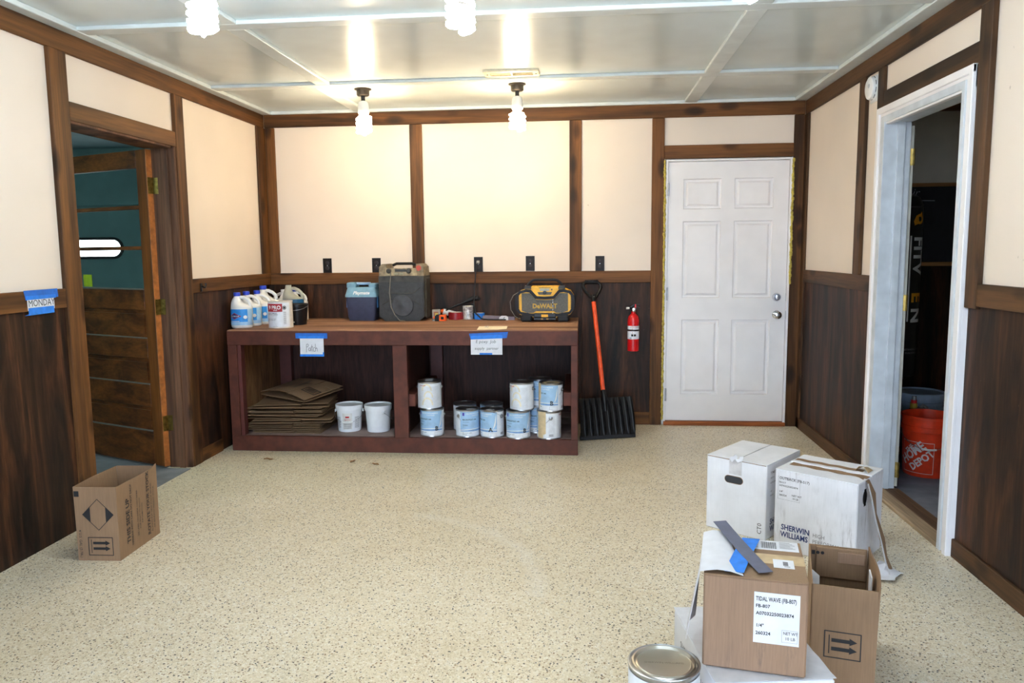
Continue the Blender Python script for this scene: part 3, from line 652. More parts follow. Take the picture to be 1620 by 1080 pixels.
# ================================================================== PAPER SIGNS
def yplane(y): return lambda u, v: (u, y, v)
sg = thing('paper_sign', 'white paper sign reading Patch taped to the workbench', 'sign', (-1.868, BY0, .755))
MB().sheet([[(x, -.003+(-.004 if z < -.02 else 0), z) for x in (-.083, -.03, .03, .084)] for z in (-.077, -.02, .06)], .0006).build('paper', PAPER, sg)
B(-.113, -.0045, .043, .112, -.0036, .080).build('tape_strip', BTAPE2, sg); B(-.09, -.0055, .043, .09, -.0046, .060).build('tape_strip', BTAPE, sg)
B(-.084, -.0090, -.081, .086, -.0080, -.066).build('tape_strip', BTAPE, sg); B(.078, -.0092, -.081, .0865, -.0082, -.052).build('tape_strip', BTAPE, sg)
hp = Print()
for st in ([(-.038, -.052), (-.037, -.02), (-.036, .002), (-.028, .006), (-.022, -.002), (-.027, -.014), (-.037, -.017)], [(-.008, -.022), (-.018, -.022), (-.023, -.034), (-.017, -.044), (-.009, -.036), (-.007, -.022), (-.006, -.046)],
           [(.002, .0), (.002, -.04), (.006, -.046)], [(-.006, -.016), (.010, -.015)], [(.022, -.018), (.013, -.022), (.010, -.036), (.015, -.046), (.024, -.043)], [(.027, .006), (.028, -.045)], [(.028, -.03), (.034, -.021), (.039, -.026), (.040, -.045)]):
    hp.line(st, .0028)
hp.build('handwriting', plain('pencil_grey', (96, 96, 104), .7), sg, lambda u, v: (u, -.0083+.0, v))
sg2 = thing('paper_sign', 'white paper sign reading Epoxy Job supply partner taped to the workbench', 'sign', (-.655, BY0, .755))
B(-.107, -.0036, -.066, .107, -.003, .066).build('paper', PAPER, sg2)
MB().prism([(-.107, .037), (.107, .045), (.138, .048), (.146, .088), (-.118, .077)], -.0046, -.0038).build('tape_strip', BTAPE2, sg2); MB().prism([(-.107, .0372), (.107, .0452), (.107, .068), (-.107, .062)], -.0054, -.0047).build('tape_strip', BTAPE, sg2)
B(-.048, -.0046, -.066, .038, -.0038, -.054).build('tape_strip', BTAPE, sg2)
hp = Print(); hp.text('E poxy  Job', -.075, .013, .030, -.006, shear=.15).text('supply  partner', -.082, -.032, .0265, -.004, shear=.15)
hp.build('handwriting', INK, sg2, lambda u, v: (u, -.0039, v))
sg3 = thing('paper_sign', 'white MONDAY sign held by blue tape on the brown rail', 'sign', (XL, 3.385, 1.168))
LF = lambda e: planefn((e, 0, 0), (0, 1, 0), (0, 0, 1))
B(.001, -.092, -.036, .0016, .088, .03).build('paper', PAPER, sg3)
MB().prism([(-.112, .057), (.115, .057), (.118, .017), (-.102, .013)], .0018, .0026, 'yz').build('tape_strip', BTAPE2, sg3); MB().prism([(-.10, .032), (.10, .030), (.10, .014), (-.10, .013)], .0027, .0034, 'yz').build('tape_strip', BTAPE, sg3)
MB().prism([(-.088, -.024), (.083, -.024), (.083, -.056), (-.088, -.058)], .0018, .0026, 'yz').build('tape_strip', BTAPE, sg3)
MB().prism([(-.115, -.058), (.08, -.054), (.08, -.045), (-.09, -.052)], .0012, .0017, 'yz').build('tape_strip', BTAPE2, sg3)
Print().text('MONDAY', .002, -.0185, .044, .0, 'CENTER', .92).build('lettering', INK, sg3, LF(.0019))
rp = MB().sheet([[(x, y, .0008+.012*max(0, (y+.1))**1.2*0+(.004 if (x > .07 and y < -.08) else 0)) for x in (-.10, -.03, .04, .10)] for y in (-.11, -.03, .06, .12)], .0008)
pp = thing('paper_sheet', 'loose cream paper sheet lying on the workbench front edge', 'paper', (-.63, 5.245, BZ), .07)
rp.build('sheet', plain('cream_paper', (240, 226, 196), .7), pp)
MB().tube([(-.04+.012*math.cos(a)*1.0, -.01+.016*math.sin(a), .012+.006*math.sin(2*a)) for a in [2*PI*k/12 for k in range(12)]], .0012, 5, True).build('wire_clip', WIRE, pp)

# ================================================================== GALLON CANS
CANR, CANH = .082, .192
def gallon_can(label, loc, rz=0.0, letter='B', drip=False, group='blue labelled gallon cans under the workbench', bail=-.9, full=True, tape=False):
    o = thing('paint_can', label, 'paint can', loc, rz, group); r = CANR; h = CANH
    MB().lathe([(r-.003, 0), (r+.0015, .001), (r+.0015, .005), (r, .008), (r, h-.010), (r+.0015, h-.006), (r+.0015, h-.001), (r-.002, h), (r-.005, h-.002), (r-.006, h-.006), (r-.012, h-.006)], 40, caps=False).build('body', STEEL, o)
    MB().lathe([(r-.004, h-.008), (r-.008, h-.002), (r-.013, h-.002), (r-.017, h-.007), (r-.022, h-.009), (.004, h-.0085)], 40).build('lid', STEEL, o)
    e = r+.0006; F = cylfn(e); F2 = cylfn(e+.0004); F3 = cylfn(e+.0008)
    c = 2*PI*e; Print().rect(-c/2, .008, c/2, h-.012, 64).build('label', CANW, o, F)
    D_ = math.radians; k = lambda dg: D_(dg)*e
    Print().rect(k(-78), .054, k(62), h-.012, 36).build('blue_field', CANBLUE, o, F2)
    Print().rect(k(-78), .042, k(62), .056, 36).build('blue_band', CANBLUE2, o, F2)
    sw = [(k(30), .060), (k(48), .085), (k(57), .12), (k(58), .165), (k(50), .12), (k(38), .085), (k(20), .060)]
    w = Print().poly([(k(-78), .050), (k(-40), .055), (k(0), .053), (k(40), .060), (k(62), .074), (k(62), .062), (k(35), .052), (k(0), .047), (k(-40), .048)]) if False else Print()
    for i in range(20):
        a0, a1 = -78+7*i, -78+7*(i+1); z = lambda a: .050+.006*math.sin((a+60)/45)
        w.add([(k(a0), z(a0)), (k(a1), z(a1)), (k(a1), z(a1)+.005), (k(a0), z(a0)+.005)], [(0, 1, 2, 3)])
    for i in range(len(sw)-1): pass
    pts = [(44, .066, 1.5), (50, .085, 3), (54, .11, 3), (56, .135, 2), (57, .16, .6)]
    for (a, z, ww), (a2, z2, w2) in zip(pts, pts[1:]): w.add([(k(a-ww), z), (k(a+ww), z), (k(a2+w2), z2), (k(a2-w2), z2)], [(0, 1, 2, 3)])
    w.text('PROTECTIVE & MARINE', k(-5), h-.030, .0115, .01, 'CENTER').text('COATINGS', k(0), h-.044, .0115, .01, 'CENTER')
    w.build('white_print', WPLAST, o, F3)
    Print().rect(k(-66), h-.040, k(-56), h-.018, 3).build('emblem', plain('purple_ink', (70, 60, 160), .5), o, F3)
    if full:
        p = Print().text('MACROPOXY 646', k(-66), h-.072, .0135, .02, sx=.92).text('Fast Cure Epoxy', k(-66), h-.086, .007).text('Mill White' if letter == 'A' else 'Hardener', k(-66), h-.108, .010, .015).text('Part '+letter, k(-66), h-.120, .008)
        p.text('Net contents 1 gallon', k(-66), .030, .0075, .01).text('3.78 litres', k(-66), .019, .0075, .01)
        if letter: p.text(letter, k(22), .045, .040, .035)
        p.build('lettering', INK, o, F3)
    q = Print()
    for i in range(5): q.rect(k(-66), h-.090-.001*i-.006*i, k(25), h-.0895-.007*i, 10)
    q.frame(k(20), .013, k(58), .034, .0008)
    for i in range(18): q.rect(k(80), .02+.008*i, k(110), .021+.008*i, 4); q.rect(k(125), .02+.008*i, k(235), .0208+.008*i, 12)
    for i in range(9): q.rect(k(83+2.3*i), .02, k(84.2+2.3*i), .036)
    q.build('fine_print', GINK, o, cylfn(e+.0006))
    y2 = Print()
    for a, zc, rr in ((175, .03, .055), (180, .085, .045), (172, .13, .05)): 
        for j in range(10):
            b0, b1 = PI*j/10, PI*(j+1)/10; y2.add([(k(a)+rr*.75*math.cos(b0), zc+rr*math.sin(b0)), (k(a)+rr*.75*math.cos(b1), zc+rr*math.sin(b1)), (k(a)+rr*.55*math.cos(b1), zc+rr*.78*math.sin(b1)), (k(a)+rr*.55*math.cos(b0), zc+rr*.78*math.sin(b0))], [(0, 1, 2, 3)])
    y2.build('back_tint', plain('pale_yellow_tint', (236, 226, 200), .5), o, cylfn(e+.0004))
    Print().text('DANGER', k(135), h-.03, .012, .01).build('warning_print', RINK, o, F3)
    if drip:
        d = Print(); random.seed(int(abs(drip)*10)); n = 14; a0 = drip
        top = h-.002
        for i in range(n):
            b0, b1 = a0+i*3.4, a0+(i+1)*3.4; zz = .006 if i < n-4 else random.uniform(.01, .09)
            d.add([(k(b0), zz), (k(b1), zz+random.uniform(0, .01)), (k(b1), top), (k(b0), top)], [(0, 1, 2, 3)])
        d.build('paint_drip', BEIGE, o, cylfn(e+.0014))
        MB().lathe([(r-.02, h-.0065), (.03, h-.0065)], 24, caps=False).build('dried_paint', BEIGE, o)
    if tape: B(-.02, -.075, h-.006, .03, -.01, h-.004).build('tape_strip', plain('silver_tape', (196, 196, 200), .4), o)
    for s_ in (-1, 1):
        EM = Matrix.Translation((s_*r, 0, h-.045)) @ Matrix.Rotation(s_*PI/2, 4, 'Y')
        MB().lathe([(.014, 0), (.013, .004), (.006, .007), (.005, .010), (.002, .011)], 16, EM).build('ear', STEEL, o)
    R = r+.004; pts = []
    for i in range(25):
        a = PI*i/24; x = R*math.cos(a); s_ = math.sin(a); L = .098
        pts.append((x, -abs(math.cos(bail))*L*s_-(.0 if s_ < .02 else 0), h-.045+math.sin(bail)*L*s_))
    MB().tube(pts, .0016, 6).build('bail_handle', WIRE, o)
    return o
ZS = .107
gallon_can('blue gallon can marked B at the bottom of the pair by the middle post', (-1.062, 5.225, ZS), .05, 'B', bail=-1.0)
gallon_can('gallon can showing its white back label, on top of the pair by the middle post', (-1.078, 5.232, ZS+CANH), PI+.1, 'B', bail=.35, tape=True)
gallon_can('blue gallon can without a big letter, front row beside the can marked A', (-.810, 5.220, ZS), .85, '', bail=-.9, tape=True)
gallon_can('gallon can behind the blue can without a big letter', (-.858, 5.405, ZS), 1.3, '', bail=-1.1, full=False)
gallon_can('blue gallon can marked A in the front row', (-.637, 5.212, ZS), -.55, 'A', bail=.5, tape=True)
gallon_can('gallon can behind the can marked A', (-.664, 5.412, ZS), -.9, '', bail=-1.1, full=False)
gallon_can('blue gallon can marked B between the A can and the paint-stained can', (-.452, 5.187, ZS), .12, 'B', bail=-1.0)
gallon_can('gallon can showing its white back label, on top of the B can', (-.428, 5.212, ZS+CANH), PI-.35, 'B', bail=-.55)
gallon_can('blue gallon can behind the paint-stained can, at the bottom', (-.335, 5.365, ZS), .5, '', bail=-1.0)
gallon_can('blue gallon can rising behind the two upper cans', (-.312, 5.362, ZS+CANH), -.35, 'B', bail=-1.0)
gallon_can('blue gallon can marked B with beige paint down its side, upper row', (-.226, 5.192, ZS+CANH), -.42, 'B', drip=-75, bail=-.9)
gallon_can('gallon can half covered in beige paint, standing on the shelf', (-.240, 5.190, ZS), -1.38, '', drip=20, bail=-.8)

# ================================================================== SMALL WHITE PAILS
def pail(label, loc, rz, front):
    o = thing('plastic_pail', label, 'pail', loc, rz, 'small white pails under the workbench')
    MB().lathe([(.078, 0), (.081, .003), (.090, .150), (.0905, .152), (.0945, .153), (.095, .160), (.097, .161), (.099, .188), (.098, .192), (.094, .192), (.091, .186), (.089, .15), (.079, .006), (.003, .005)], 40).build('body', WPAIL, o)
    MB().lathe([(.0905, .183), (.09, .178), (.003, .177)], 36).build('lid', plain('pail_lid', (214, 216, 220), .45), o)
    def F(u, v): r_ = .0812+.0092*v/.15+.0006; return (r_*math.sin(u/.085), -r_*math.cos(u/.085), v)
    if front:
        Print().rect(-.035, .02, .033, .138, 8).build('label', plain('pail_label', (216, 214, 210), .5), o, F)
        Print().text('PATCH', 0, .085, .013, .02, 'CENTER').rect(-.014, .104, .012, .116, 4).build('lettering', RINK, o, lambda u, v: (F(u, v)[0]*1.004, F(u, v)[1]*1.006, v))
    q = Print()
    for cx, n0 in ((-.07, 12), (.07, 12)) if front else ((.085, 16),):
        for i in range(n0): q.rect(cx-.018, .03+.007*i, cx+.018, .0325+.007*i, 4)
    if front:
        for i in range(8): q.rect(-.028, .028+.0065*i, .026, .0305+.0065*i, 6)
    q.build('fine_print', GINK, o, lambda u, v: (F(u, v)[0]*1.003, F(u, v)[1]*1.003, v))
    for s_ in (-1, 1): MB().box(s_*.094, -.012, .135, s_*.103, .012, .158, .003).build('handle_boss', WPAIL, o)
    pts = [(.104*math.cos(PI*i/24), -.098*math.sin(PI*i/24)*(1.0), .147-.075*math.sin(PI*i/24)) for i in range(25)]
    MB().tube(pts, .0017, 6).build('bail_handle', WIRE, o)
    if front: MB().tube([p for p in pts if abs(p[0]) < .045], .0055, 8).build('grip', WPLAST, o)
    return o
pail('small white pail with a printed label and wire handle, nearer the cardboard', (-1.690, 5.330, ZS), .12, True)
pail('small plain white pail nearer the middle post', (-1.476, 5.325, ZS), 2.2, False)

# ================================================================== FLATTENED BOXES
def flat_box(label, cx, cy, z, rz, w, d, th, tilt=(0, 0), slots=True, prints=False, open_=0.0):
    o = thing('flattened_box', label, 'cardboard box', (cx, cy, z), rz, 'flattened cardboard boxes under the workbench'); o.rotation_euler = (tilt[0], tilt[1], rz)
    fl = .105; c = .003
    def half(zz, bow, nm):
        g = []
        for j in range(5):
            y = -d/2+fl+(d-2*fl)*j/4; g.append([(x, y, zz+bow*math.sin(PI*(x+w/2)/w)*(1-.5*j/4)) for x in [-w/2+w*i/8 for i in range(9)]])
        MB().sheet(g, c).build(nm, CARDD, o)
        for sy in (-1, 1):
            for (x0, x1) in ((-w/2, w*.12-.004), (w*.12+.004, w/2)):
                y0 = sy*(d/2-fl); y1 = sy*d/2; dz = random.uniform(-.003, .004)
                a, b = (y0, y1) if sy > 0 else (y1, y0)
                MB().sheet([[(x, y, zz+bow*math.sin(PI*(x+w/2)/w)*(1 if sy < 0 else .5)+dz*abs(y-y0)/fl) for x in [x0+(x1-x0)*i/5 for i in range(6)]] for y in (a+.002, b)], c).build('flap', CARDD, o)
    half(0, 0, 'lower_panel'); half(th-c, open_, 'upper_panel')
    if prints:
        p = Print()
        zt = th+.0012
        for x0, y0, ln in ((-.21, -.08, .20), (-.13, -.05, .12), (-.07, -.09, .17), (0.0, -.09, .19), (.018, -.09, .16)): p.rect(x0, y0, x0+.006, y0+ln)
        p.frame(.10, -.085, .225, -.015, .008); p.rect(.115, -.070, .205, -.062).rect(.115, -.054, .205, -.046).rect(.115, -.038, .205, -.030)
        p.build('lettering', INK, o, lambda u, v: (u, v, zt+open_*math.sin(PI*(u+w/2)/w)+.0006))
    return o
zz = ZS+.001; random.seed(3)
names = ['bottom flattened box lying on the bench shelf', 'second flattened box up from the bench shelf', 'third flattened box up from the bench shelf', 'fourth flattened box up, its corner sticking out towards the pails',
         'fifth flattened box up from the bench shelf', 'sixth flattened box up from the bench shelf', 'seventh flattened box up, with curled end by the post', 'flattened box just under the printed top one']
for i, nm in enumerate(names):
    th = (.016, .02, .018, .022, .02, .02, .024, .022)[i]
    ox = (.02, -.01, .0, .04, -.01, .0, .0, .03)[i]; rz_ = (-.02, .03, .0, .10, -.03, .05, .02, .16)[i]
    flat_box(nm, -2.13+ox, 5.40+random.uniform(-.01, .01)-(.01 if i == 3 else 0), zz, rz_, (.50, .52, .53, .56, .53, .54, .54, .52)[i], .40, th); zz += th+.0065
flat_box('topmost flattened box with printed warnings, lying askew', -2.085, 5.455, zz+.040, -.50, .48, .37, .022, (.12, .03), True, True, .035)

# ================================================================== ON THE BENCH TOP
def ellfn(a, b, off=.0006, z0=0.0):        # wrap on an elliptic cylinder, u = arc from the front
    q = (a+b)/2
    def F(u, v):
        c, s_ = math.cos(u/q-PI/2), math.sin(u/q-PI/2); e = 2/2.3
        return ((a+off)*math.copysign(abs(c)**e, c), (b+off)*math.copysign(abs(s_)**e, s_), z0+v)
    F.curved = .008; return F
def jug(label, loc, rz, s=1.0, lab=True, a=.075, b=.060, h=.215, capm=BLUEC, body=WPLAST, group='white bleach jugs on the workbench', liquid=None):
    o = thing('bleach_jug' if lab else 'plastic_jug', label, 'jug', loc, rz, group); n = 32
    def ring(aa, bb, z, cx=0.0, ex=2.3):
        P = []
        for k in range(n):
            th = 2*PI*k/n; c, s_ = math.cos(th), math.sin(th)
            P.append((cx+aa*math.copysign(abs(c)**(2/ex), c), bb*math.copysign(abs(s_)**(2/ex), s_), z))
        return P
    H_ = h*s; A = a*s; Bb = b*s
    R = [ring(A*.90, Bb*.90, 0), ring(A*.98, Bb*.98, .006), ring(A, Bb, .014), ring(A, Bb, H_*.60)]
    R += [ring(A*.985, Bb*.98, H_*.645), ring(A*.88, Bb*.93, H_*.69, -.007*s), ring(A*.66, Bb*.84, H_*.735, -.022*s), ring(A*.50, Bb*.74, H_*.80, -.032*s, 2), ring(A*.40, Bb*.58, H_*.88, -.033*s, 2), ring(.021*s, .021*s, H_*.955, -.031*s, 2), ring(.019*s, .019*s, H_*1.04, -.029*s, 2)]
    if liquid:
        lo = MB().loft(R[:4]+[ring(A*.985, Bb*.98, H_*.655)]); lo.build('body', liquid, o); MB().loft([ring(A*.985, Bb*.98, H_*.656)]+R[4:]).build('neck', body, o)
    else: MB().loft(R).build('body', body, o)
    cx = -.029*s
    if capm: MB().lathe([(.0235*s, H_*.985), (.024*s, H_*.99), (.024*s, H_*1.085), (.021*s, H_*1.10), (.003, H_*1.10)], 24, Matrix.Translation((cx, 0, 0))).build('cap', capm, o)
    P = [(cx+.012*s, 0, H_*.945), (cx+.04*s, 0, H_*.945), (cx+.066*s, 0, H_*.895), (cx+.085*s, 0, H_*.82), (cx+.0925*s, 0, H_*.73), (cx+.090*s, 0, H_*.64)]
    Q = []
    for i in range(len(P)-1):
        for k in range(4): Q.append(tuple(P[i][j]+(P[i+1][j]-P[i][j])*k/4 for j in range(3)))
    MB().tube(Q+[P[-1]], .0115*s, 12).build('handle', body, o)
    if lab:
        F = ellfn(A, Bb, .0008); F2 = ellfn(A, Bb, .0014); F3 = ellfn(A, Bb, .0020); F4 = ellfn(A, Bb, .0026); z1 = H_*.585
        Print().rect(-.10, .020, .10, z1, 40).build('label', LBLUE, o, F)
        Print().rect(-.10, .020, .10, .044, 40).rect(.05, .02, .10, z1, 10).build('pale_band', LBLUE2, o, F2)
        Print().poly([(-.070, .085), (-.030, .108), (.010, .085), (-.030, .062)]).build('diamond_rim', RINK, o, F2)
        Print().poly([(-.064, .085), (-.030, .103), (.004, .085), (-.030, .067)]).build('diamond', BINK, o, F3)
        Print().text('CLOROX', -.030, .0795, .0145, .012, 'CENTER').disc(.034, .078, .013, 14).rect(-.062, .047, .0, .0505, 8).build('white_print', WPLAST, o, F4)
    return o
J = 'white bleach jugs on the workbench'
jug('front bleach jug with blue cap and blue label, at the bench end', (-2.452, 5.312, BZ), .12, h=.229)
jug('second bleach jug back, partly behind the front bleach jug', (-2.446, 5.452, BZ), .12, h=.229)
jug('third bleach jug back, mostly behind the second bleach jug', (-2.426, 5.592, BZ), .12, h=.229)
jug('tall white jug with blue cap and big handle behind the bleach jugs', (-2.438, 5.740, BZ), .0, 1.12, False, h=.228)
jug('white jug with white cap behind the tall white jug', (-2.40, 5.915, BZ), 2.9, 1.0, False, h=.22, capm=WPLAST)
jug('clear jug of blue liquid without cap behind the black bucket', (-2.215, 5.695, BZ), .1, 1.12, False, .070, .060, .245, WPLAST and None, JUGTOP, liquid=JUGLIQ)
jug('white jug with blue cap behind the jug of blue liquid', (-2.235, 5.845, BZ), .0, 1.0, False, h=.233)
# PRO can
pc = thing('paint_can', 'white gallon can with red PRO label on the workbench', 'paint can', (-2.165, 5.315, BZ), 0)
MB().lathe([(.083, 0), (.0865, .001), (.0865, .005), (.085, .008), (.085, .182), (.0865, .186), (.0865, .191), (.083, .192), (.080, .190), (.078, .186), (.068, .186)], 40, caps=False).build('body', plain('cream_can', (222, 216, 206), .4), pc)
MB().lathe([(.081, .184), (.077, .190), (.072, .190), (.068, .185), (.004, .185)], 40).build('lid', STEEL, pc)
F = cylfn(.0856); F2 = cylfn(.0862); F3 = cylfn(.0868)
Print().rect(-.13, .009, .10, .180, 48).build('label', CANW, pc, F); Print().rect(-.13, .117, .045, .174, 30).build('red_band', plain('label_red', (166, 28, 38), .5), pc, F2)
Print().text('9 PRO', -.012, .135, .037, .025, 'CENTER', .95).text('SERIES', -.005, .123, .011, .01, 'CENTER').build('brand_lettering', WPLAST, pc, F3)
q = Print().text('HIGH PERFORMANCE', -.075, .104, .0085, .01).text('INDUSTRIAL COATING', -.075, .094, .0085, .01).text('PREMIUM INDUSTRIAL', -.075, .064, .0075).text('BASE WATERBORNE', -.075, .055, .0075).text('1 GAL (3.78 L)', -.03, .012, .007)
q.build('lettering', INK, pc, F2)
Print().disc(.060, .145, .014, 20, .010).disc(.060, .145, .008, 16).build('round_seal', INK, pc, F2)
q = Print()
for i in range(14): q.rect(.052, .03+.0065*i, .072, .032+.0065*i, 3)
q.build('fine_print', GINK, pc, F2)
# black bucket
bb = thing('bucket', 'small black bucket with red print beside the PRO can', 'bucket', (-2.125, 5.532, BZ), 0)
MB().lathe([(.064, 0), (.066, .002), (.078, .135), (.083, .136), (.083, .152), (.080, .155), (.077, .152), (.064, .006), (.003, .005)], 36).build('body', BLACKP, bb)
Print().text('HUSKY', -.03, .055, .017, .02, 'CENTER').text('BULK', -.03, .040, .013, .02, 'CENTER').build('lettering', RINK, bb, cylfn(.0745)); Print().rect(-.012, .018, .004, .028, 4).build('flag_print', PAPER, bb, cylfn(.0715))
MB().tube([(.083*math.cos(PI*i/20), -.086*math.sin(PI*i/20), .14-.03*math.sin(PI*i/20)) for i in range(21)], .0018, 6).build('bail_handle', WIRE, bb)
# cooler
co = thing('cooler', 'small blue cooler with pale blue lid and handle', 'cooler', (-1.722, 5.885, BZ), 0)
def rrect(w, d, r=.02, n=4):
    P = []
    for (sx, sy, a0) in ((1, 1, 0), (-1, 1, PI/2), (-1, -1, PI), (1, -1, 1.5*PI)):
        for k in range(n+1): a = a0+PI/2*k/n; P.append((sx*(w/2-r)+r*math.cos(a), sy*(d/2-r)+r*math.sin(a)))
    return P
MB().loft([[(x, y, z) for x, y in rrect(w, d, .018)] for w, d, z in ((.200, .13, 0), (.206, .135, .012), (.210, .138, .022), (.214, .14, .024), (.240, .155, .185))]).build('body', NAVY, co)
MB().box(-.1255, -.040, .10, -.1175, .040, .19, .003).box(.1175, -.040, .10, .1255, .040, .19, .003).build('swing_arm', plain('cooler_side_blue', (70, 120, 176), .4), co)
lw = MB()
# lid: hipped block with a slot for the hand
lw.loft([[(x, y, z) for x, y in rrect(w, d, .02)] for w, d, z in ((.250, .165, .184), (.250, .163, .196), (.222, .115, .258))])
lw.box(-.116, -.055, .250, -.045, .055, .296, .008); lw.box(.058, -.055, .250, .116, .055, .290, .008)
lw.build('lid', COOLB, co)
MB().box(-.048, -.022, .276, .062, .022, .296, .006).build('handle', plain('cooler_handle', (150, 180, 214), .4), co)
MB().box(-.038, -.03, .250, .055, .04, .2535).build('slot_floor', BLACKP, co)
lf = planefn((0, -.0815, .1965), (1, 0, 0), Vector((0, .0235, .056)).normalized()); Print().text('Playmate', .005, .010, .036, .03, 'CENTER', 1.0, 0, .25).build('lettering', WPLAST, co, lambda u, v: lf(u, v)+Vector((0, -.0008, .0004)))
# black dusty speaker
sp = thing('loudspeaker', 'large dusty black jobsite speaker with cord hanging in front', 'speaker', (-1.393, 5.90, BZ), 0)
oct_ = lambda w, h0, h1, c: [(-w/2+c, h0), (w/2-c, h0), (w/2, h0+c*.8), (w/2, h1), (-w/2, h1), (-w/2, h0+c*.8)]
MB().prism(oct_(.352, .0, .345, .045), -.115, .12).build('body', DUSTY, sp)
MB().prism(oct_(.340, .012, .30, .04), -.125, -.114).build('front_baffle', plain('speaker_grille', (40, 41, 42), .55, 0, .2, 40), sp)
MB().prism([(-.176, .343), (.176, .343), (.168, .395), (.150, .40), (-.150, .40), (-.168, .395)], -.10, .12).build('top_housing', DUST, sp)
for sx in (-1, 1):
    MB().prism([(sx*.174, .343), (sx*.172, .415), (sx*.150, .437), (sx*.118, .437), (sx*.112, .398), (sx*.13, .343)], -.105, .10).build('corner_bumper', DUST, sp)
    MB().box(sx*.172, -.06, .02, sx*.182, .09, .33, .004).build('side_rail', DUSTY, sp)
MB().prism([(-.128, .348), (.128, .348), (.118, .405), (-.118, .405)], -.118, -.098).build('control_panel', plain('dusty_panel_pale', (150, 134, 106), .7, 0, .2, 30), sp)
for x in (-.093, .062): MB().lathe([(.020, 0), (.020, .008), (.015, .020), (.003, .021)], 20, Matrix.Translation((x, -.118, .385)) @ YK).build('knob', DUSTY, sp)
B(-.052, -.1192, .357, -.022, -.118, .370).build('indicator', LCD, sp); B(-.012, -.1192, .357, .018, -.118, .370).build('indicator', LCD, sp); B(-.045, -.1192, .378, .04, -.118, .398).build('display', MATS['speaker_grille'], sp)
MB().lathe([(.022, 0), (.022, .0015)], 8, Matrix.Translation((.135, -.1052, .405)) @ YK).build('red_sticker', plain('dusty_red', (182, 74, 62), .6), sp)
MB().tube([(-.09, 0, .425), (-.06, 0, .438), (.06, 0, .438), (.09, 0, .428)], .011, 10).build('top_handle', BLACKP, sp)
gm = MB()
for p0, p1 in (((-.10, .215), (.10, .215)), ((-.10, .155), (.10, .155)), ((-.10, .215), (-.15, .26)), ((.10, .215), (.15, .26)), ((-.10, .155), (-.15, .125)), ((.10, .155), (.15, .125))):
    gm.rod((p0[0], -.127, p0[1]), (p1[0], -.127, p1[1]), .0028, 6)
gm.build('baffle_ribs', DUSTY, sp)
MB().lathe([(.085, 0), (.08, .006), (.05, .004), (.02, .010), (.002, .012)], 28, Matrix.Translation((.01, -.125, .12)) @ YK).build('woofer', plain('woofer_haze', (50, 51, 55), .5, 0, .2, 20), sp)
MB().tube([(-.07, -.06, .41), (-.075, -.12, .395), (-.078, -.135, .33), (-.088, -.137, .22), (-.078, -.137, .11), (-.05, -.14, .05), (-.01, -.15, .008), (.03, -.155, .005)], .0035, 7).build('power_cord', plain('dusty_cord', (120, 116, 106), .5), sp)
# small items between speaker and radio
bx = thing('blade_pack', 'small grey pack with yellow window standing by the speaker', 'package', (-1.135, 5.84, BZ), .05)
B(-.032, -.012, 0, .030, .012, .086, .002).build('pack', plain('grey_card', (150, 142, 130), .6), bx); B(-.020, -.0128, .012, .016, -.0122, .068).build('print_panel', plain('orange_brown', (150, 92, 60), .6), bx); B(-.010, -.0134, .026, .012, -.0129, .058).build('window', plain('yellow_window', (200, 170, 50), .4), bx)
tm = thing('tape_measure', 'orange and black tape measure on the workbench', 'tape measure', (-1.10, 5.79, BZ), -.1)
MB().prism([(-.035, 0), (.0, 0), (.0, .05), (-.022, .05), (-.035, .036)], -.02, .02).build('case', BLACKR, tm); MB().prism([(.0, .002), (.048, .002), (.048, .044), (.04, .048), (.0, .046)], -.021, .021).build('orange_shell', plain('tape_orange', (240, 96, 24), .4), tm)
B(.014, -.0225, .014, .036, -.0208, .034).build('side_plate', BLACKP, tm); B(-.058, -.014, 0, -.033, .014, .004).build('tape_hook', STEEL, tm); B(-.05, -.02, .02, -.034, .02, .034, .003).build('lock_button', MATS['tape_orange'], tm)
ct = thing('caulk_tube', 'white tube with orange tip leaning behind the red tape', 'tube', (-1.06, 6.02, BZ+.024), .0)
MB().rod((-.055, -.01, .032), (.06, .02, .0), .0235, 18).build('tube', WPLAST, ct); MB().rod((-.074, -.015, .037), (-.055, -.01, .032), .010, 12, .022).build('tip', MATS['tape_orange'], ct)
def tape_roll(label, loc, m, r, w):
    o = thing('tape_roll', label, 'tape', loc, 0)
    MB().lathe([(r, .001), (r, w-.001), (r-.001, w), (r*.70, w), (r*.70, 0), (r-.001, 0), (r, .001)], 36, caps=False).build('tape', m, o)
    MB().lathe([(r*.70, 0), (r*.70, w+.0005), (r*.66, w+.0005), (r*.66, 0), (r*.70, 0)], 36, caps=False).build('core', plain('white_core', (226, 214, 204), .6), o); return o
tape_roll('roll of dark red tape lying on the workbench', (-1.000, 5.935, BZ), MAROON, .058, .056)
tape_roll('roll of blue masking tape partly behind the cord', (-.815, 5.945, BZ), BTAPE, .042, .048)
sc = thing('tin_can', 'small silver paint-splashed can beside the blue tape', 'can', (-.905, 5.945, BZ), .3)
MB().lathe([(.0405, 0), (.042, .002), (.0405, .005), (.0405, .098), (.042, .102), (.040, .104), (.038, .100), (.003, .099)], 32).build('body', plain('splashed_tin', (186, 184, 182), .4, .5, .25, 60), sc)
q = Print()
for i in range(6): q.rect(-.02, .02+.004*i, .02, .0215+.004*i, 4)
q.build('fine_print', GINK, sc, cylfn(.0409))
bt = thing('dust_brush', 'black tapered brush leaning on the wall behind the silver can', 'brush', (-.92, 6.02, BZ), 0)
MB().tube([(-.17, -.03, .065), (-.08, -.02, .105), (-.02, -.01, .128)], .008, 10, rs=[.005, .008, .012]).build('handle', BLACKP, bt)
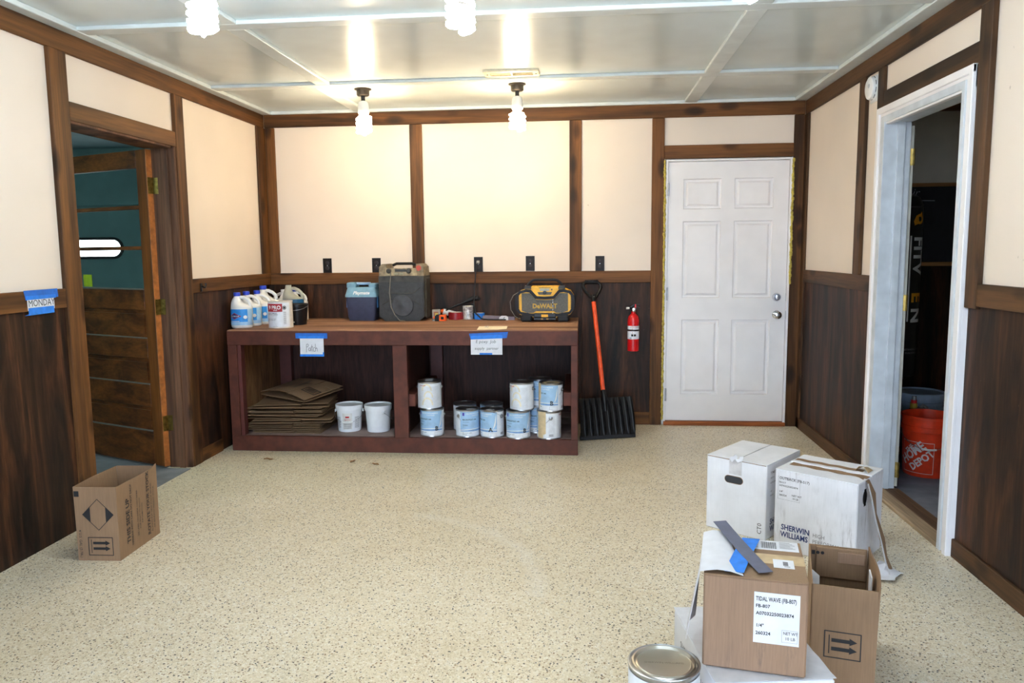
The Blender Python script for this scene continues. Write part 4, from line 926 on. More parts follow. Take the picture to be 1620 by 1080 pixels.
MB().tube([(-.03, -.008, .124), (.0, 0, .14), (.05, .0, .158), (.085, .0, .16), (.1, 0, .15)], .02, 14, rs=[.011, .026, .034, .034, .018], flat=.6).build('head', BLACKR, bt)
MB().box(-.012, -.02, 0, .012, .01, .118, .003, Matrix.Translation((.045, 0, 0))).build('stand_rod', BLACKR, bt)
gb = thing('metal_bar', 'flat grey bar with a white tag lying before the radio', 'bar', (-.60, 5.87, BZ), -.05)
MB().prism([(-.18, .0), (.07, .0), (.07, .024), (-.16, .036), (-.18, .030)], -.015, .015).build('bar', plain('purple_grey', (112, 100, 112), .5), gb)
MB().prism([(-.05, .0), (.02, .0), (.02, .025), (.005, .034), (-.03, .034), (-.05, .02)], -.019, -.0165).build('tag', PAPER, gb); Print().poly([(-.02, .014), (.0, .028), (-.012, .012)]).build('ink_mark', INK, gb, lambda u, v: (u, -.0195, v))
cd = thing('power_cord', 'dark cord hanging from the outlet onto the workbench', 'cord', (-.836, 6.03, BZ), 0)
MB().tube([(0, .03, .437), (-.004, .0, .425), (-.014, -.01, .36), (-.024, -.03, .22), (-.022, -.08, .12), (.0, -.14, .05), (.05, -.175, .010), (.10, -.19, .006), (.17, -.205, .006), (.24, -.20, .006)], .0055, 8).build('cable', BLACKR, cd)
B(-.012, .018, .428, .012, .045, .454, .004).build('plug', plain('grey_plug', (150, 146, 140), .5), cd)
# radio
ra = thing('jobsite_radio', 'black and yellow jobsite radio with carrying handle', 'radio', (-.292, 5.80, BZ), 0)
def mir(P): return P+[(-x, z) for x, z in reversed(P)]
ro = mir([(.0, .045), (.13, .045), (.185, .062), (.213, .095), (.218, .15), (.212, .195), (.185, .228), (.13, .242), (.08, .235), (.055, .205), (.0, .205)][:-1])
body = mir([(0, .03), (.14, .03), (.19, .055), (.214, .09), (.215, .19), (.19, .228), (.14, .245), (.10, .262), (0, .262)][0:9])
def dedupe(P):
    Q = []
    for p in P:
        if not Q or (abs(p[0]-Q[-1][0])+abs(p[1]-Q[-1][1])) > 1e-6: Q.append(p)
    if abs(Q[0][0]-Q[-1][0])+abs(Q[0][1]-Q[-1][1]) < 1e-6: Q.pop()
    return Q
MB().prism(dedupe(body), -.07, .11).build('body', YEL, ra)
fo = mir([(.0, .040), (.13, .040), (.19, .060), (.217, .095), (.222, .15), (.217, .195), (.192, .228), (.14, .243), (.105, .240), (.062, .192), (.0, .188)])
fi = mir([(.0, .062), (.10, .062), (.18, .075), (.197, .10), (.200, .15), (.197, .19), (.180, .212), (.14, .222), (.114, .219), (.070, .172), (.0, .168)])
MB().ringprism(fo, fi, -.095, -.06).build('rubber_frame', BLACKR, ra)
MB().prism(dedupe(mir([(.0, .055), (.15, .055), (.20, .09), (.203, .2), (.17, .222), (.112, .222), (.068, .176), (.0, .172)])), -.082, -.072).build('yellow_fascia', YEL, ra)
MB().prism(dedupe(mir([(.0, .080), (.065, .080), (.085, .067), (.13, .067), (.172, .083), (.172, .212), (.112, .214), (.066, .166), (.0, .162)])), -.088, -.080).build('grille', GRILL, ra)
Print().text('DeWALT', 0, .102, .048, .04, 'CENTER', .95).build('brand_lettering', plain('faded_yellow', (190, 150, 50), .5), ra, lambda u, v: (u, -.0885, v))
for sx in (-1, 1): MB().box(sx*.005-.065, -.0886, .083, sx*.005+.065, -.0880, .086).build('grille_line', BLACKP, ra) if sx > 0 else MB().box(-.06, -.0886, .150, .06, -.0880, .153).build('grille_line', BLACKP, ra)
for sx in (-1, 1):
    for i in range(9): MB().cyl(.005, 0, .004, 8, Matrix.Translation((sx*.196, -.084, .095+i*.0115)) @ YK).build('fascia_notch', BLACKR, ra)
MB().prism(dedupe(mir([(.0, .186), (.052, .186), (.102, .238), (.092, .262), (.0, .264)])), -.088, -.065).build('control_panel', YEL, ra)
B(-.036, -.0895, .230, .036, -.0878, .248).build('display', LCD, ra); B(-.044, -.0895, .252, .044, -.0878, .256).build('vent_slot', BLACKP, ra)
MB().prism([(-.055, .222), (.055, .222), (.045, .202), (-.045, .202)], -.0892, -.0878).build('button_row', GRILL, ra)
MB().lathe([(.015, 0), (.014, .012), (.003, .013)], 20, Matrix.Translation((0, -.088, .217)) @ YK).build('dial', BLACKP, ra); MB().lathe([(.006, 0), (.005, .004)], 12, Matrix.Translation((.052, -.088, .240)) @ YK).build('button', GRILL, ra)
for sx in (-1, 1):
    MB().prism([(sx*.10, .245), (sx*.152, .245), (sx*.148, .268), (sx*.105, .268)], -.085, -.02).build('handle_mount', DUSTY, ra)
    MB().box(sx*.095, -.10, 0, sx*.18, .09, .055, .012).build('foot', BLACKR, ra)
hp_ = [(-.132, -.05, .262), (-.118, -.05, .285), (-.092, -.05, .307), (-.07, -.05, .311), (.07, -.05, .311), (.092, -.05, .307), (.118, -.05, .285), (.132, -.05, .262)]
MB().tube(hp_, .0105, 10).build('carrying_handle', BLACKR, ra)
MB().box(-.085, -.098, .030, .085, -.07, .066, .008).build('battery_door', BLACKP, ra); MB().box(-.025, -.102, .036, .025, -.097, .056, .004).build('latch', YEL, ra)
for sx in (-.02, .02): B(sx-.008, -.0965, .019, sx+.008, -.09, .024).build('lower_tab', YEL, ra)
B(-.08, -.09, .014, .08, .08, .032).build('underside', BLACKP, ra)
sm = MB()
for z in (.062, .085, .112, .14, .158): sm.box(.058, -.0985 if z < .07 else -.0897, z, .062, -.0981 if z < .07 else -.0893, z+.011)
sm.build('paint_smear', PAPER, ra)
rc = thing('power_cord', 'thin cord looping out from the side of the radio', 'cord', (-.51, 5.86, BZ), 0)
MB().tube([(.012, .02, .215), (-.03, .0, .19), (-.055, .0, .14), (-.05, .0, .08), (-.02, .0, .03), (.02, .005, .006), (.06, .01, .005)], .0028, 7).build('cable', MATS['dusty_cord'], rc)

# ================================================================== SHOVEL AND EXTINGUISHER
sh = thing('snow_shovel', 'black snow shovel with orange shaft leaning on the wall', 'shovel', (.176, 5.575, .004), 0)
ex = Vector((.947, .318, 0)).normalized(); ez = Vector((-.1190, .3945, 1.130)); L = ez.length; ez.normalize(); ex = (ex-ez*ex.dot(ez)).normalized(); ey = ez.cross(ex)
SM = Matrix(((ex.x, ey.x, ez.x, 0), (ex.y, ey.y, ez.y, 0), (ex.z, ey.z, ez.z, 0), (0, 0, 0, 1)))
g_ = []; bw, bh = .43, .30
for i in range(13):
    v = i/12; row = []
    for j in range(73):
        u = j/72; ridge = max(0, math.cos(2*PI*u*9))**4*.012*(1 if .10 < v < .93 else 0)
        curve = .045*(1-v)**2*0-.05*(v-.0)*(1-v)*1.2+.02*abs(2*u-1)**3*(-1)*v
        row.append(SM @ Vector(((u-.5)*bw*(1.0-.03*v), curve-ridge, .004+v*bh)))
    g_.append(row)
MB().sheet(g_, .004).build('blade', BLACKP, sh)
MB().box(-bw/2, -.008, 0, bw/2, .004, .028, .002, SM).build('wear_strip', BLACKR, sh)
MB().tube([SM @ Vector((0, -.012, .20)), SM @ Vector((0, -.010, .30)), SM @ Vector((0, 0, .36))], .022, 14, rs=[.012, .022, .020]).build('socket', BLACKP, sh)
MB().rod(SM @ Vector((0, 0, .30)), SM @ Vector((0, 0, L-.135)), .0165, 18).build('shaft', ORANGE, sh)
MB().rod(SM @ Vector((0, 0, L-.155)), SM @ Vector((0, 0, L-.10)), .019, 16).build('grip_socket', BLACKP, sh)
dg = [(0, -.11), (-.02, -.10), (-.048, -.06), (-.060, -.03), (-.056, -.01), (-.040, .0), (-.02, .004), (0, .005), (.02, .004), (.040, .0), (.056, -.01), (.060, -.03), (.048, -.06), (.02, -.10)]
MB().tube([SM @ Vector((x, 0, L+z)) for x, z in [(a*1.2, b*1.15) for a, b in dg]], .0125, 10, True).build('d_grip', BLACKP, sh)
gr = MB()
for k in range(12): 
    x = -.050+k*.009; gr.box(x-.0024, -.015, -.009, x+.0024, .015, .0185, .001, SM @ Matrix.Translation((0, 0, L+.0)))
gr.build('grip_ribs', BLACKR, sh)
MB().lathe([(.005, 0), (.004, .003)], 10, SM @ Matrix.Translation((0, -.018, L-.118)) @ YK).build('rivet', STEEL, sh)
fe = thing('fire_extinguisher', 'red fire extinguisher hanging on the dark wainscot', 'fire extinguisher', (.380, 6.005, .600), 0)
MB().lathe([(.040, 0), (.0445, .003), (.0445, .235), (.043, .252), (.036, .272), (.024, .286), (.0165, .292), (.0165, .308), (.003, .309)], 36).build('cylinder', RED, fe)
Print().rect(-.07, .095, .07, .158, 30).rect(-.07, .170, .07, .198, 30).build('label', CANW, fe, cylfn(.0450))
Print().rect(-.018, .118, -.003, .134, 3).rect(.002, .118, .019, .134, 3).rect(-.03, .104, -.015, .107, 3).build('pictograms', INK, fe, cylfn(.0456)); Print().text('FIRE EXTINGUISHER', 0, .186, .0075, .01, 'CENTER').poly([(-.012, .172), (-.006, .172), (-.009, .180)]).poly([(-.012, .142), (-.006, .142), (-.009, .15)]).build('red_print', RINK, fe, cylfn(.0456))
MB().lathe([(.0462, .159), (.0468, .160), (.0468, .169), (.0462, .170)], 36, caps=False).build('strap', BLACKP, fe)
MB().cyl(.013, .305, .335, 16).build('valve', BLACKP, fe)
MB().lathe([(.016, 0), (.016, .006), (.013, .008), (.003, .008)], 20, Matrix.Translation((.004, -.012, .322)) @ YK).build('gauge', CHROME, fe)
MB().rod((-.012, 0, .334), (-.032, -.006, .334), .008, 12).build('nozzle_stem', BLACKP, fe); MB().rod((-.032, -.006, .334), (-.054, -.012, .334), .0085, 12).build('nozzle', WPLAST, fe)
MB().prism([(-.02, .334), (.0, .350), (.015, .358), (.05, .362), (.05, .366), (.01, .366), (-.01, .356), (-.026, .340)], -.008, .008).build('lever', BLACKP, fe); MB().prism([(.0, .332), (.02, .340), (.046, .332), (.05, .336), (.022, .347), (0, .340)], -.007, .007).build('carry_grip', BLACKP, fe)
B(.010, -.0105, .334, .020, .0105, .366, .002).build('safety_tag', RED, fe)
B(-.012, .045, .05, .012, .059, .25, .002).build('wall_bracket', BLACKP, fe)

# ================================================================== BOXES ON THE FLOOR
def boxfaces(w, d, h, e=.0012):
    return {'front': lambda u, v: (u, -d/2-e, v), 'right': lambda u, v: (w/2+e, u, v), 'left': lambda u, v: (-w/2-e, -u, v), 'top': lambda u, v: (u, v, h+e), 'back': lambda u, v: (-u, d/2+e, v)}
def open_carton(name, label, loc, rz, w, d, h, flare=(0, 0, 0, 0), mat=CARD, group=None):
    o = thing(name, label, 'cardboard box', loc, rz, group); th = .004
    B(-w/2+th, -d/2+th, 0, w/2-th, d/2-th, .004).build('bottom', mat, o)
    fF, fR, fB, fL = flare
    MB().sheet([[(x, -d/2-fF*(z/h)**2, z) for x in (-w/2, -w/4, 0, w/4, w/2)] for z in (0, h*.3, h*.6, h*.85, h)], -th).build('front_panel', mat, o)
    MB().sheet([[(x, d/2+fB*(z/h)**2, z) for x in (w/2, w/4, 0, -w/4, -w/2)] for z in (0, h*.3, h*.6, h*.85, h)], -th).build('back_panel', mat, o)
    MB().sheet([[(w/2+fR*(z/h)**2*(.3+.7*math.sin(PI*(y+d/2)/d)), y, z+(.012 if (z == h and y > d*.4) else 0)) for y in [-d/2+d*i/8 for i in range(9)]] for z in (0, h*.3, h*.6, h*.85, h)], -th).build('side_panel', mat, o)
    MB().sheet([[(-w/2-fL*(z/h)**2*(.3+.7*math.sin(PI*(y+d/2)/d)), y, z) for y in [d/2-.006-(d-.006)*i/8 for i in range(9)]] for z in (0, h*.3, h*.6, h*.85, h)], -th).build('side_panel', mat, o)
    return o
w, d, h = .197, .35, .345
lb = open_carton('cardboard_box', 'open brown box printed THIS SIDE UP on the floor by the glazed door', (-2.203, 3.347, 0), .035, w, d, h, (0, .004, 0, .012))
f = boxfaces(w, d, h, .0015)
p = Print().line([(-.008, .292), (-.068, .222), (-.008, .152), (.066, .222), (-.008, .292)], .004); fr_ = f['front']
p = Print(); dc = (.008, .217); rr = .072
p.line([(dc[0], dc[1]+rr), (dc[0]-rr, dc[1]), (dc[0], dc[1]-rr), (dc[0]+rr, dc[1]), (dc[0], dc[1]+rr)], .0028)
for sx in (-1, 1): p.poly([(dc[0]+sx*rr, dc[1]), (dc[0]+sx*rr*.5, dc[1]+rr*.5), (dc[0]+sx*rr*.5, dc[1]-rr*.5)])
p.build('diamond_mark', INK, lb, f['front'])
p = Print().frame(-.045, .027, .068, .110, .0036).rect(-.033, .037, -.030, .100)
for z in (.052, .078): p.rect(-.024, z, .036, z+.012); p.poly([(.034, z-.006), (.056, z+.006), (.034, z+.018)])
p.build('arrow_mark', INK, lb, f['front'])
Print().text('4 U.S. GAL (3.78L)', -.087, .145, .017, .004, rot=-PI/2).rect(-.0985, .30, -.075, .326).build('lettering', INK, lb, f['front'])
for body_, u, v, sz, bold in (('THIS SIDE UP', -.085, .055, .040, .02), ('HANDLE WITH CARE DO NOT DROP', -.062, .035, .0188, .012), ('SEE LABEL ON INSIDE CONTAINER', -.012, .06, .0155, .006), ('FOR RIGHT-TO-KNOW', .008, .09, .0155, .006), ('INFORMATION', .028, .11, .0155, .006), ('ROTATE YOUR STOCK', .090, .030, .033, .02), ('ALWAYS PUT NEW STOCK BEHIND', .112, .036, .0165, .008), ('OR BENEATH PRESENT STOCK', .134, .048, .0165, .008)):
    Print().text(body_, u, v, sz, bold, rot=PI/2, sx=.92).build('lettering', INK, lb, lambda a, b: (w/2+.0018+.0045*(b/h)**2, a, b))
# white boxes
def carton(name, label, loc, rz, w, d, h, mat, group=None):
    o = thing(name, label, 'cardboard box', loc, rz, group); B(-w/2, -d/2, 0, w/2, d/2, h-.003, .004).build('body', mat, o); return o
w1, d1_, h1 = .312, .380, .370
wb1 = carton('cardboard_box', 'white box with an oval hand hole in its side', (.850, 3.860, 0), math.radians(-37.8), w1, d1_, h1, WBOX, 'white paint cartons by the cased doorway'); f = boxfaces(w1, d1_, h1)
B(-w1/2, -d1_/2, h1-.004, -.002, d1_/2, h1, .001).build('top_flap', WBOX, wb1); B(.002, -d1_/2, h1-.004, w1/2, d1_/2, h1, .001).build('top_flap', WBOX, wb1)
B(-w1/2+.003, -d1_/2-.0008, h1-.006, w1/2-.003, -d1_/2, h1-.003).build('flap_edge', CARDD, wb1)
hh = oval(-.01, .268, .092, .034, 10); MB().prism(hh, -d1_/2-.0015, -d1_/2+.0005).build('hand_hole', plain('hole_dark', (52, 56, 62), .5), wb1); MB().ringprism(oval(-.01, .268, .096, .038, 10), hh, -d1_/2-.0022, -d1_/2).build('hole_rim', CARD, wb1)
Print().line([(0.0, -d1_/2), (.004, -.05), (-.002, .06), (.003, d1_/2)], .0028).build('tear_line', GINK, wb1, f['top'])
B(-.035, -d1_/2-.0018, h1-.075, .03, -d1_/2-.001, h1+.001).build('packing_tape', plain('clear_tape_white', (214, 212, 214), .3), wb1)
MB().sheet([[(x, -d1_/2-.004+.01*y, h1+.002+.008*math.sin(9*x*20+y*5)+.006*y) for x in (-.03, -.015, 0, .015, .03)] for y in (-1, 0, 1, 2)], .0008).build('torn_tape', PAPER, wb1)
Print().text('CT0', .136, .028, .030, .0, rot=PI/2).build('lettering', INK, wb1, f['front'])
Print().text('SHERWIN', -.145, .070, .040, .02).text('WILLIAMS', -.145, .036, .038, .02).build('brand_lettering', BINK, wb1, f['right'])
q = Print().text('TYME (FB-819)', -.15, .318, .018, .01).text('FB-819', -.15, .295, .013).text('A07032250023874', -.15, .272, .012, .0)
q.text('1/4"', -.15, .23, .012).text('280324', -.15, .21, .012); q.build('print_lines', GINK, wb1, f['right'])
w2, d2_, h2 = .370, .314, .378
wb2 = carton('cardboard_box', 'scuffed white box with torn tape hanging off its end', (1.121, 3.552, 0), math.radians(-38.2), w2, d2_, h2, WBOXS, 'white paint cartons by the cased doorway'); f = boxfaces(w2, d2_, h2)
B(-w2/2, -d2_/2, h2-.004, w2/2, -.004, h2, .001).build('top_flap', WBOX, wb2); B(-w2/2, .004, h2-.004, w2/2, d2_/2, h2+.002, .001).build('top_flap', WBOX, wb2)
MB().sheet([[(x, y+.006*math.sin(x*60+y*100), h2+.0012) for x in [-w2/2+.02+(w2-.02)*i/14 for i in range(15)]] for y in (-.055, -.012)], .0006).build('brown_tear', CARD, wb2); MB().sheet([[(x, y+.004*math.sin(x*70), h2+.0032) for x in [-w2/2+.01+(w2-.06)*i/14 for i in range(15)]] for y in (.03, .065)], .0006).build('brown_tear', CARD, wb2)
MB().sheet([[(.10+.02*a, .03+.03*b, h2+.003+.028*math.sin(PI*a/3)*(1-.3*b)) for a in range(4)] for b in range(3)], .001).build('lifted_tape', CLEAR, wb2)
Print().text('SHERWIN', -.150, .098, .036, .025, sx=.84).text('WILLIAMS', -.152, .064, .036, .025, sx=.80).build('brand_lettering', BINK, wb2, f['front'])
Print().text('HIGH', -.004, .096, .026, -.004, sx=.86).text('PERFORMANCE', -.004, .067, .026, -.004, sx=.86).text('FLOORING', -.004, .038, .026, -.004, sx=.86).rect(-.019, .036, -.0175, .12).build('lettering', GINK, wb2, f['front'])
q = Print().text('OUTBACK (FB-517)', -.165, .333, .0165, .01).text('FB-517', -.165, .315, .011, .01).text('A07032250023874', -.165, .30, .0115, .01).text('1/4"', -.165, .272, .012, .01).text('280324', -.165, .255, .012, .01).text('NET WT', -.105, .262, .012, .01).text('10 LB', -.102, .248, .012, .01)
q.frame(-.17, .24, -.068, .345, .0006); q.build('label_print', INK, wb2, f['front'])
MB().prism([(y*1.0, z) for y, z in oval(-.075, .30, .05, .075, 8)], w2/2-.0005, w2/2+.0015, 'yz').build('hand_hole', INK, wb2)
# hanging torn tape and crumpled paper
tp = [(w2/2-.03, -.05, h2+.004), (w2/2+.008, -.055, h2-.004), (w2/2+.03, -.07, h2-.06), (w2/2+.055, -.085, h2-.14), (w2/2+.085, -.10, h2-.23), (w2/2+.115, -.115, h2-.31), (w2/2+.13, -.12, .022)]
MB().sheet([[Vector(q_)+Vector((.006*math.sin(3*k+b), (b-1)*.024*(1-.05*k), .004*math.cos(2*k+b))) for b in range(3)] for k, q_ in enumerate(tp)], .0012).build('torn_tape', CARD, wb2)
MB().sheet([[Vector(q_)+Vector((.010+.004*math.sin(3*k), -.035-.012*b, -.004)) for b in range(2)] for k, q_ in enumerate(tp[1:])], .0010).build('torn_paper_edge', PAPER, wb2)
random.seed(11)
MB().sheet([[(w2/2+.02+.03*i+random.uniform(-.006, .006), -.22+.028*j+random.uniform(-.006, .006), .004+.012*random.random()+.03*max(0, math.sin(i*1.3+j))*(1 if 0 < i < 4 else .2)) for i in range(6)] for j in range(6)], .0015).build('crumpled_paper', PAPER, wb2)
# white wrapped box with brown box on it
w3, d3_, h3 = .290, .385, .358
ub = carton('cardboard_box', 'plastic-wrapped white box under the brown box with blue tape', (.430, 1.968, 0), math.radians(8), w3, d3_, h3, WBOX)
MB().sheet([[(x, y, h3+.0005+.003*math.sin(x*55+y*31)**2) for x in [-w3/2-.002+(w3+.004)*i/12 for i in range(13)]] for y in [-d3_/2-.002+(d3_+.004)*j/12 for j in range(13)]], .0008).build('plastic_wrap', plain('wrap_film', (226, 226, 230), .15, 0, .03), ub)
f = boxfaces(w3, d3_, h3); q = Print()
for i in range(5): q.rect(-.10, .24-.012*i, .03-.01*i, .244-.012*i)
q.text('SHERWIN WILLIAMS', -.12, .28, .03, .01); q.build('print_lines', GINK, ub, f['left'])
w4, d4, h4 = .240, .258, .238; z4 = h3+.006
tb = carton('cardboard_box', 'brown box labelled TIDAL WAVE with blue tape on top', (.432, 1.930, z4), math.radians(-10.5), w4, d4, h4, CARDS); f = boxfaces(w4, d4, h4)
B(-w4/2, -d4/2, h4-.004, w4/2, -.001, h4, .001).build('top_flap', CARD, tb); B(-w4/2, .001, h4-.004, w4/2, d4/2, h4, .001).build('top_flap', CARD, tb)
B(-w4/2, -.03, h4, w4/2+.0008, .03, h4+.0007).build('packing_tape', CLEAR, tb); B(w4/2, -.03, h4-.06, w4/2+.0008, .03, h4).build('packing_tape', CLEAR, tb)
B(-.002, -d4/2-.0013, .078, .102, -d4/2-.0005, .205).build('label', PAPER, tb)
fl_ = lambda u, v: (u, -d4/2-.0016, v)
for b_, u, v, sz, bo in (('TIDAL WAVE (FB-807)', .002, .184, .0150, .022), ('FB-807', .002, .167, .0120, .022), ('A07032250023874', .003, .149, .0118, .025), ('1/4"', .003, .118, .0120, .022), ('260324', .003, .099, .0120, .025), ('NET WT', .066, .105, .0105, .01), ('10 LB', .070, .092, .0105, .01)):
    Print().text(b_, u, v, sz, bo, sx=.64 if 'TIDAL' in b_ else .82 if 'NET' in b_ else .95).build('lettering', INK, tb, fl_)
Print().frame(.063, .086, .098, .116, .0006).build('label_frame', GINK, tb, fl_)
B(-.01, .06, h4+.0002, .113, d4/2-.004, h4+.001).build('shipping_label', PAPER, tb)
q = Print()
for i in range(22): q.rect(.02+.0018*i, .068, .0211+.0018*i if i % 3 else .0205+.0018*i, .115)
for i in range(6): q.rect(.066, .075+.008*i, .105-.006*(i % 3), .077+.008*i); q.rect(-.005, .07+.008*i, .012, .072+.008*i)
q.build('label_print', INK, tb, lambda u, v: (u, v, h4+.0014))
B(.045, -.055, h4+.0008, .094, -.002, h4+.0014).build('small_sticker', PAPER, tb); Print().rect(.068, -.04, .080, -.015).rect(.07, -.048, .084, -.044).build('sticker_print', GINK, tb, lambda u, v: (u, v, h4+.0017))
# white paper draped over the left top edge
MB().sheet([[(-w4/2-.010-.022*(1-a)*(1.4 if y < 0 else .6), y-.012*(1-a), h4-.17*(1-a)+.0) if a < 1 else (-w4/2-.010+.085*(a-1)-.035*(a-1)*(y/d4), y, h4+.0025+.010*math.sin(PI*(a-1))) for y in [-d4/2+.002+(d4+.01)*j/6 for j in range(7)]] for a in (0, .35, .7, .9, 1.0, 1.15, 1.4, 1.7, 2.0)], .001).build('paper_sheet', PAPER, tb)
MB().sheet([[Vector((-.072+.045*a+.045*b, -d4/2+.01+.235*b, h4+.006+.004*math.sin(PI*b))) for a in (0, .33, .66, 1)] for b in (0, .25, .5, .75, 1)], .0008).build('blue_tape', BTAPE, tb)
MB().sheet([[Vector((-.105+.112*a+b*.034, .170-.285*a+b*.016, h4+.014-.006*a+.012*(1-a)**2)) for b in (0, .5, 1)] for a in (0, .2, .4, .6, .8, 1)], .0008).build('grey_tape', GTAPE, tb)
# open brown box
w, d, h = .190, .350, .345
ob = open_carton('cardboard_box', 'open empty brown box with arrow print beside the TIDAL WAVE box', (.842, 2.512, 0), math.radians(-14.3), w, d, h, (0, .02, .0, .0)); f = boxfaces(w, d, h)
p = Print().frame(-.052, .115, .052, .200, .0036).rect(-.040, .127, -.037, .188)
for z in (.138, .166): p.rect(-.032, z, .022, z+.012); p.poly([(.020, z-.006), (.042, z+.006), (.020, z+.018)])
p.build('arrow_mark', INK, ob, f['front'])
B(-.07, d/2-.018, h-.11, w/2-.006, d/2-.006, h-.002, .002).build('inner_flap', CARD, ob); B(-.0, d/2-.026, h-.05, w/2-.01, d/2-.019, h-.012, .001).build('torn_flap', CARDS, ob)
MB().sheet([[(-.085+.012*i, .02+.03*j, .20+.045*j-.01*i) for i in range(3)] for j in range(3)], .001).build('loose_paper', PAPER, ob)
Print().disc(-.065, h-.022, .006, 10).disc(-.050, h-.022, .006, 10).rect(-.085, h-.03, -.074, h-.015).build('ink_dots', INK, ob, lambda u, v: (u, d/2-.0275+.009, v))
B(w/2-.006, -.02, h-.10, w/2-.002, .05, h-.02).build('inside_label', PAPER, ob)

# foreground cans
def lid_can(label, loc, group):
    o = thing('paint_can', label, 'paint can', loc, 0, group); r = .0865; hh_ = .1925
    MB().lathe([(r-.003, 0), (r+.001, .001), (r+.001, .005), (r-.001, .008), (r-.001, hh_-.010), (r+.001, hh_-.006), (r+.001, hh_-.001), (r-.002, hh_), (r-.006, hh_-.004), (r-.011, hh_-.004)], 48, caps=False).build('body', STEEL, o)
    Print().rect(-PI*r, .009, PI*r, hh_-.013, 64).build('label', CANW, o, cylfn(r-.0002))
    MB().lathe([(r-.006, hh_-.006), (r-.009, hh_+.001), (r-.013, hh_+.0015), (r-.018, hh_-.004), (r-.022, hh_-.002), (r-.026, hh_-.003), (.003, hh_-.003)], 48).build('lid', plain('lid_steel', (190, 186, 176), .28, 1, .04, 10), o)
    Print().text('SHERWIN-WILLIAMS', 0, -.004, .0105, .0, 'CENTER').build('embossing', plain('embossed_grey', (140, 136, 128), .35, .9), o, lambda u, v: (u, v, hh_-.0027))
    return o
lid_can('shiny metal lid of the paint can in front of the wrapped white box', (.195, 1.797, .193), 'cans stacked beside the wrapped box')
lid_can('paint can on the floor under the foreground can', (.195, 1.797, 0), 'cans stacked beside the wrapped box')

# leaves on the floor
for i, (x, y, nm) in enumerate(((-2.12, 4.88, 'dry brown leaf on the floor before the workbench end'), (-1.53, 4.86, 'dry brown leaf on the floor below the white pails'), (-1.36, 4.80, 'tiny dry leaf on the floor below the middle post'))):
    lo = thing('dry_leaf', nm, 'leaf', (x, y, .001), i*1.3, 'dry leaves on the floor')
    MB().sheet([[(-.03+.02*a, (b-1)*.010*math.sin(PI*(a+.4)/3.8), .004+.005*abs(b-1)+.003*math.sin(a*2)) for b in range(3)] for a in range(4)], .0008).build('blade', LEAF, lo); MB().rod((.03, 0, .004), (.045, .004, .003), .001, 5).build('stalk', LEAF, lo)

# ================================================================== STOREROOM THINGS
def pail5(name, label, loc, rz, m, lidm=None, h=.37):
    o = thing(name, label, 'bucket', loc, rz)
    prof = [(.130, 0), (.132, .004), (.143, h*.68), (.1435, h*.685), (.150, h*.69), (.1505, h*.76), (.1455, h*.765), (.1455, h*.80), (.151, h*.805), (.1515, h*.86), (.147, h*.865), (.147, h*.93), (.1535, h*.94), (.1535, h), (.147, h)]
    if lidm is None: prof = [(.130, 0), (.132, .004), (.143, h*.74), (.1435, h*.745), (.149, h*.75), (.150, h*.83), (.147, h*.835), (.148, h*.96), (.153, h*.965), (.153, h), (.147, h), (.144, h*.9), (.129, .006), (.003, .005)]
    MB().lathe(prof, 44, caps=lidm is not None).build('body', m, o)
    if lidm: MB().lathe([(.160, h-.03), (.161, h+.006), (.155, h+.010), (.145, h+.009), (.141, h+.002), (.003, h+.003)], 44).build('lid', lidm, o)
    return o
rb = pail5('bucket', 'orange bucket with white store lettering in the storeroom', (2.100, 4.83, 0), .0, HDOR)
def FB(u, v): r_ = .132+.011*v/.27+.0008; return (r_*math.sin(u/.138), -r_*math.cos(u/.138), v)
rot = math.radians(-62)
def FBr(off):
    def F(u, v): P = FB(u, v); return (P[0]*(1+off), P[1]*(1+off), P[2])
    F.curved = .018; return F
cu = -.115
p = Print()
for a, b in (((-.095, .025), (.095, .025)), ((.095, .025), (.095, .215)), ((.095, .215), (-.095, .215)), ((-.095, .215), (-.095, .025))):
    for k in range(10): p.line([(cu+a[0]+(b[0]-a[0])*k/10, a[1]+(b[1]-a[1])*k/10), (cu+a[0]+(b[0]-a[0])*(k+1)/10, a[1]+(b[1]-a[1])*(k+1)/10)], .003)
p.build('logo_frame', plain('bucket_white', (226, 214, 214), .5), rb, FBr(.002))
for b_, u, v, sz in (('THE', -.060, .135, .042), ('HOME', -.078, .066, .074), ('DEPOT', -.020, .036, .060)): Print().text(b_, cu+u, v, sz, .035, rot=math.radians(42), sx=.86).build('logo_lettering', MATS['bucket_white'], rb, FBr(.003))
q = Print().rect(.095, .19, .13, .215, 4).rect(.095, .13, .125, .18, 4).rect(.09, .06, .125, .12, 4).build('warning_print', plain('dark_red_ink', (70, 20, 20), .6), rb, FBr(.002))
pts = [(.153*math.cos(PI*i/24), -.158*math.sin(PI*i/24), .285-.105*math.sin(PI*i/24)) for i in range(25)]
bo = bpy.data.objects.new('handle_pivot', None)
rzM = Matrix.Rotation(-.35, 4, 'Z'); pts = [tuple(rzM @ Vector(p_)) for p_ in pts]
MB().tube(pts, .002, 6).build('bail_handle', WIRE, rb); MB().tube(pts[10:15], .006, 8).build('grip', WPLAST, rb)
gp = pail5('bucket', 'grey lidded bucket behind the orange bucket in the storeroom', (2.270, 5.385, .032), .0, GREYP, GREYP)
Print().rect(-.05, .14, .06, .23, 10).build('label', plain('dark_label', (40, 50, 90), .5), gp, FBr(.004)); Print().rect(-.07, .14, -.05, .23, 3).build('label_edge', PAPER, gp, FBr(.004))
pl = thing('wooden_pallet', 'low wooden platform under the grey bucket in the storeroom', 'platform', (2.27, 5.385, 0), 0)
for i in range(3): B(-.18, -.16+i*.108, .014, .18, -.056+i*.108, .032, .002).build('board', WOODT, pl)
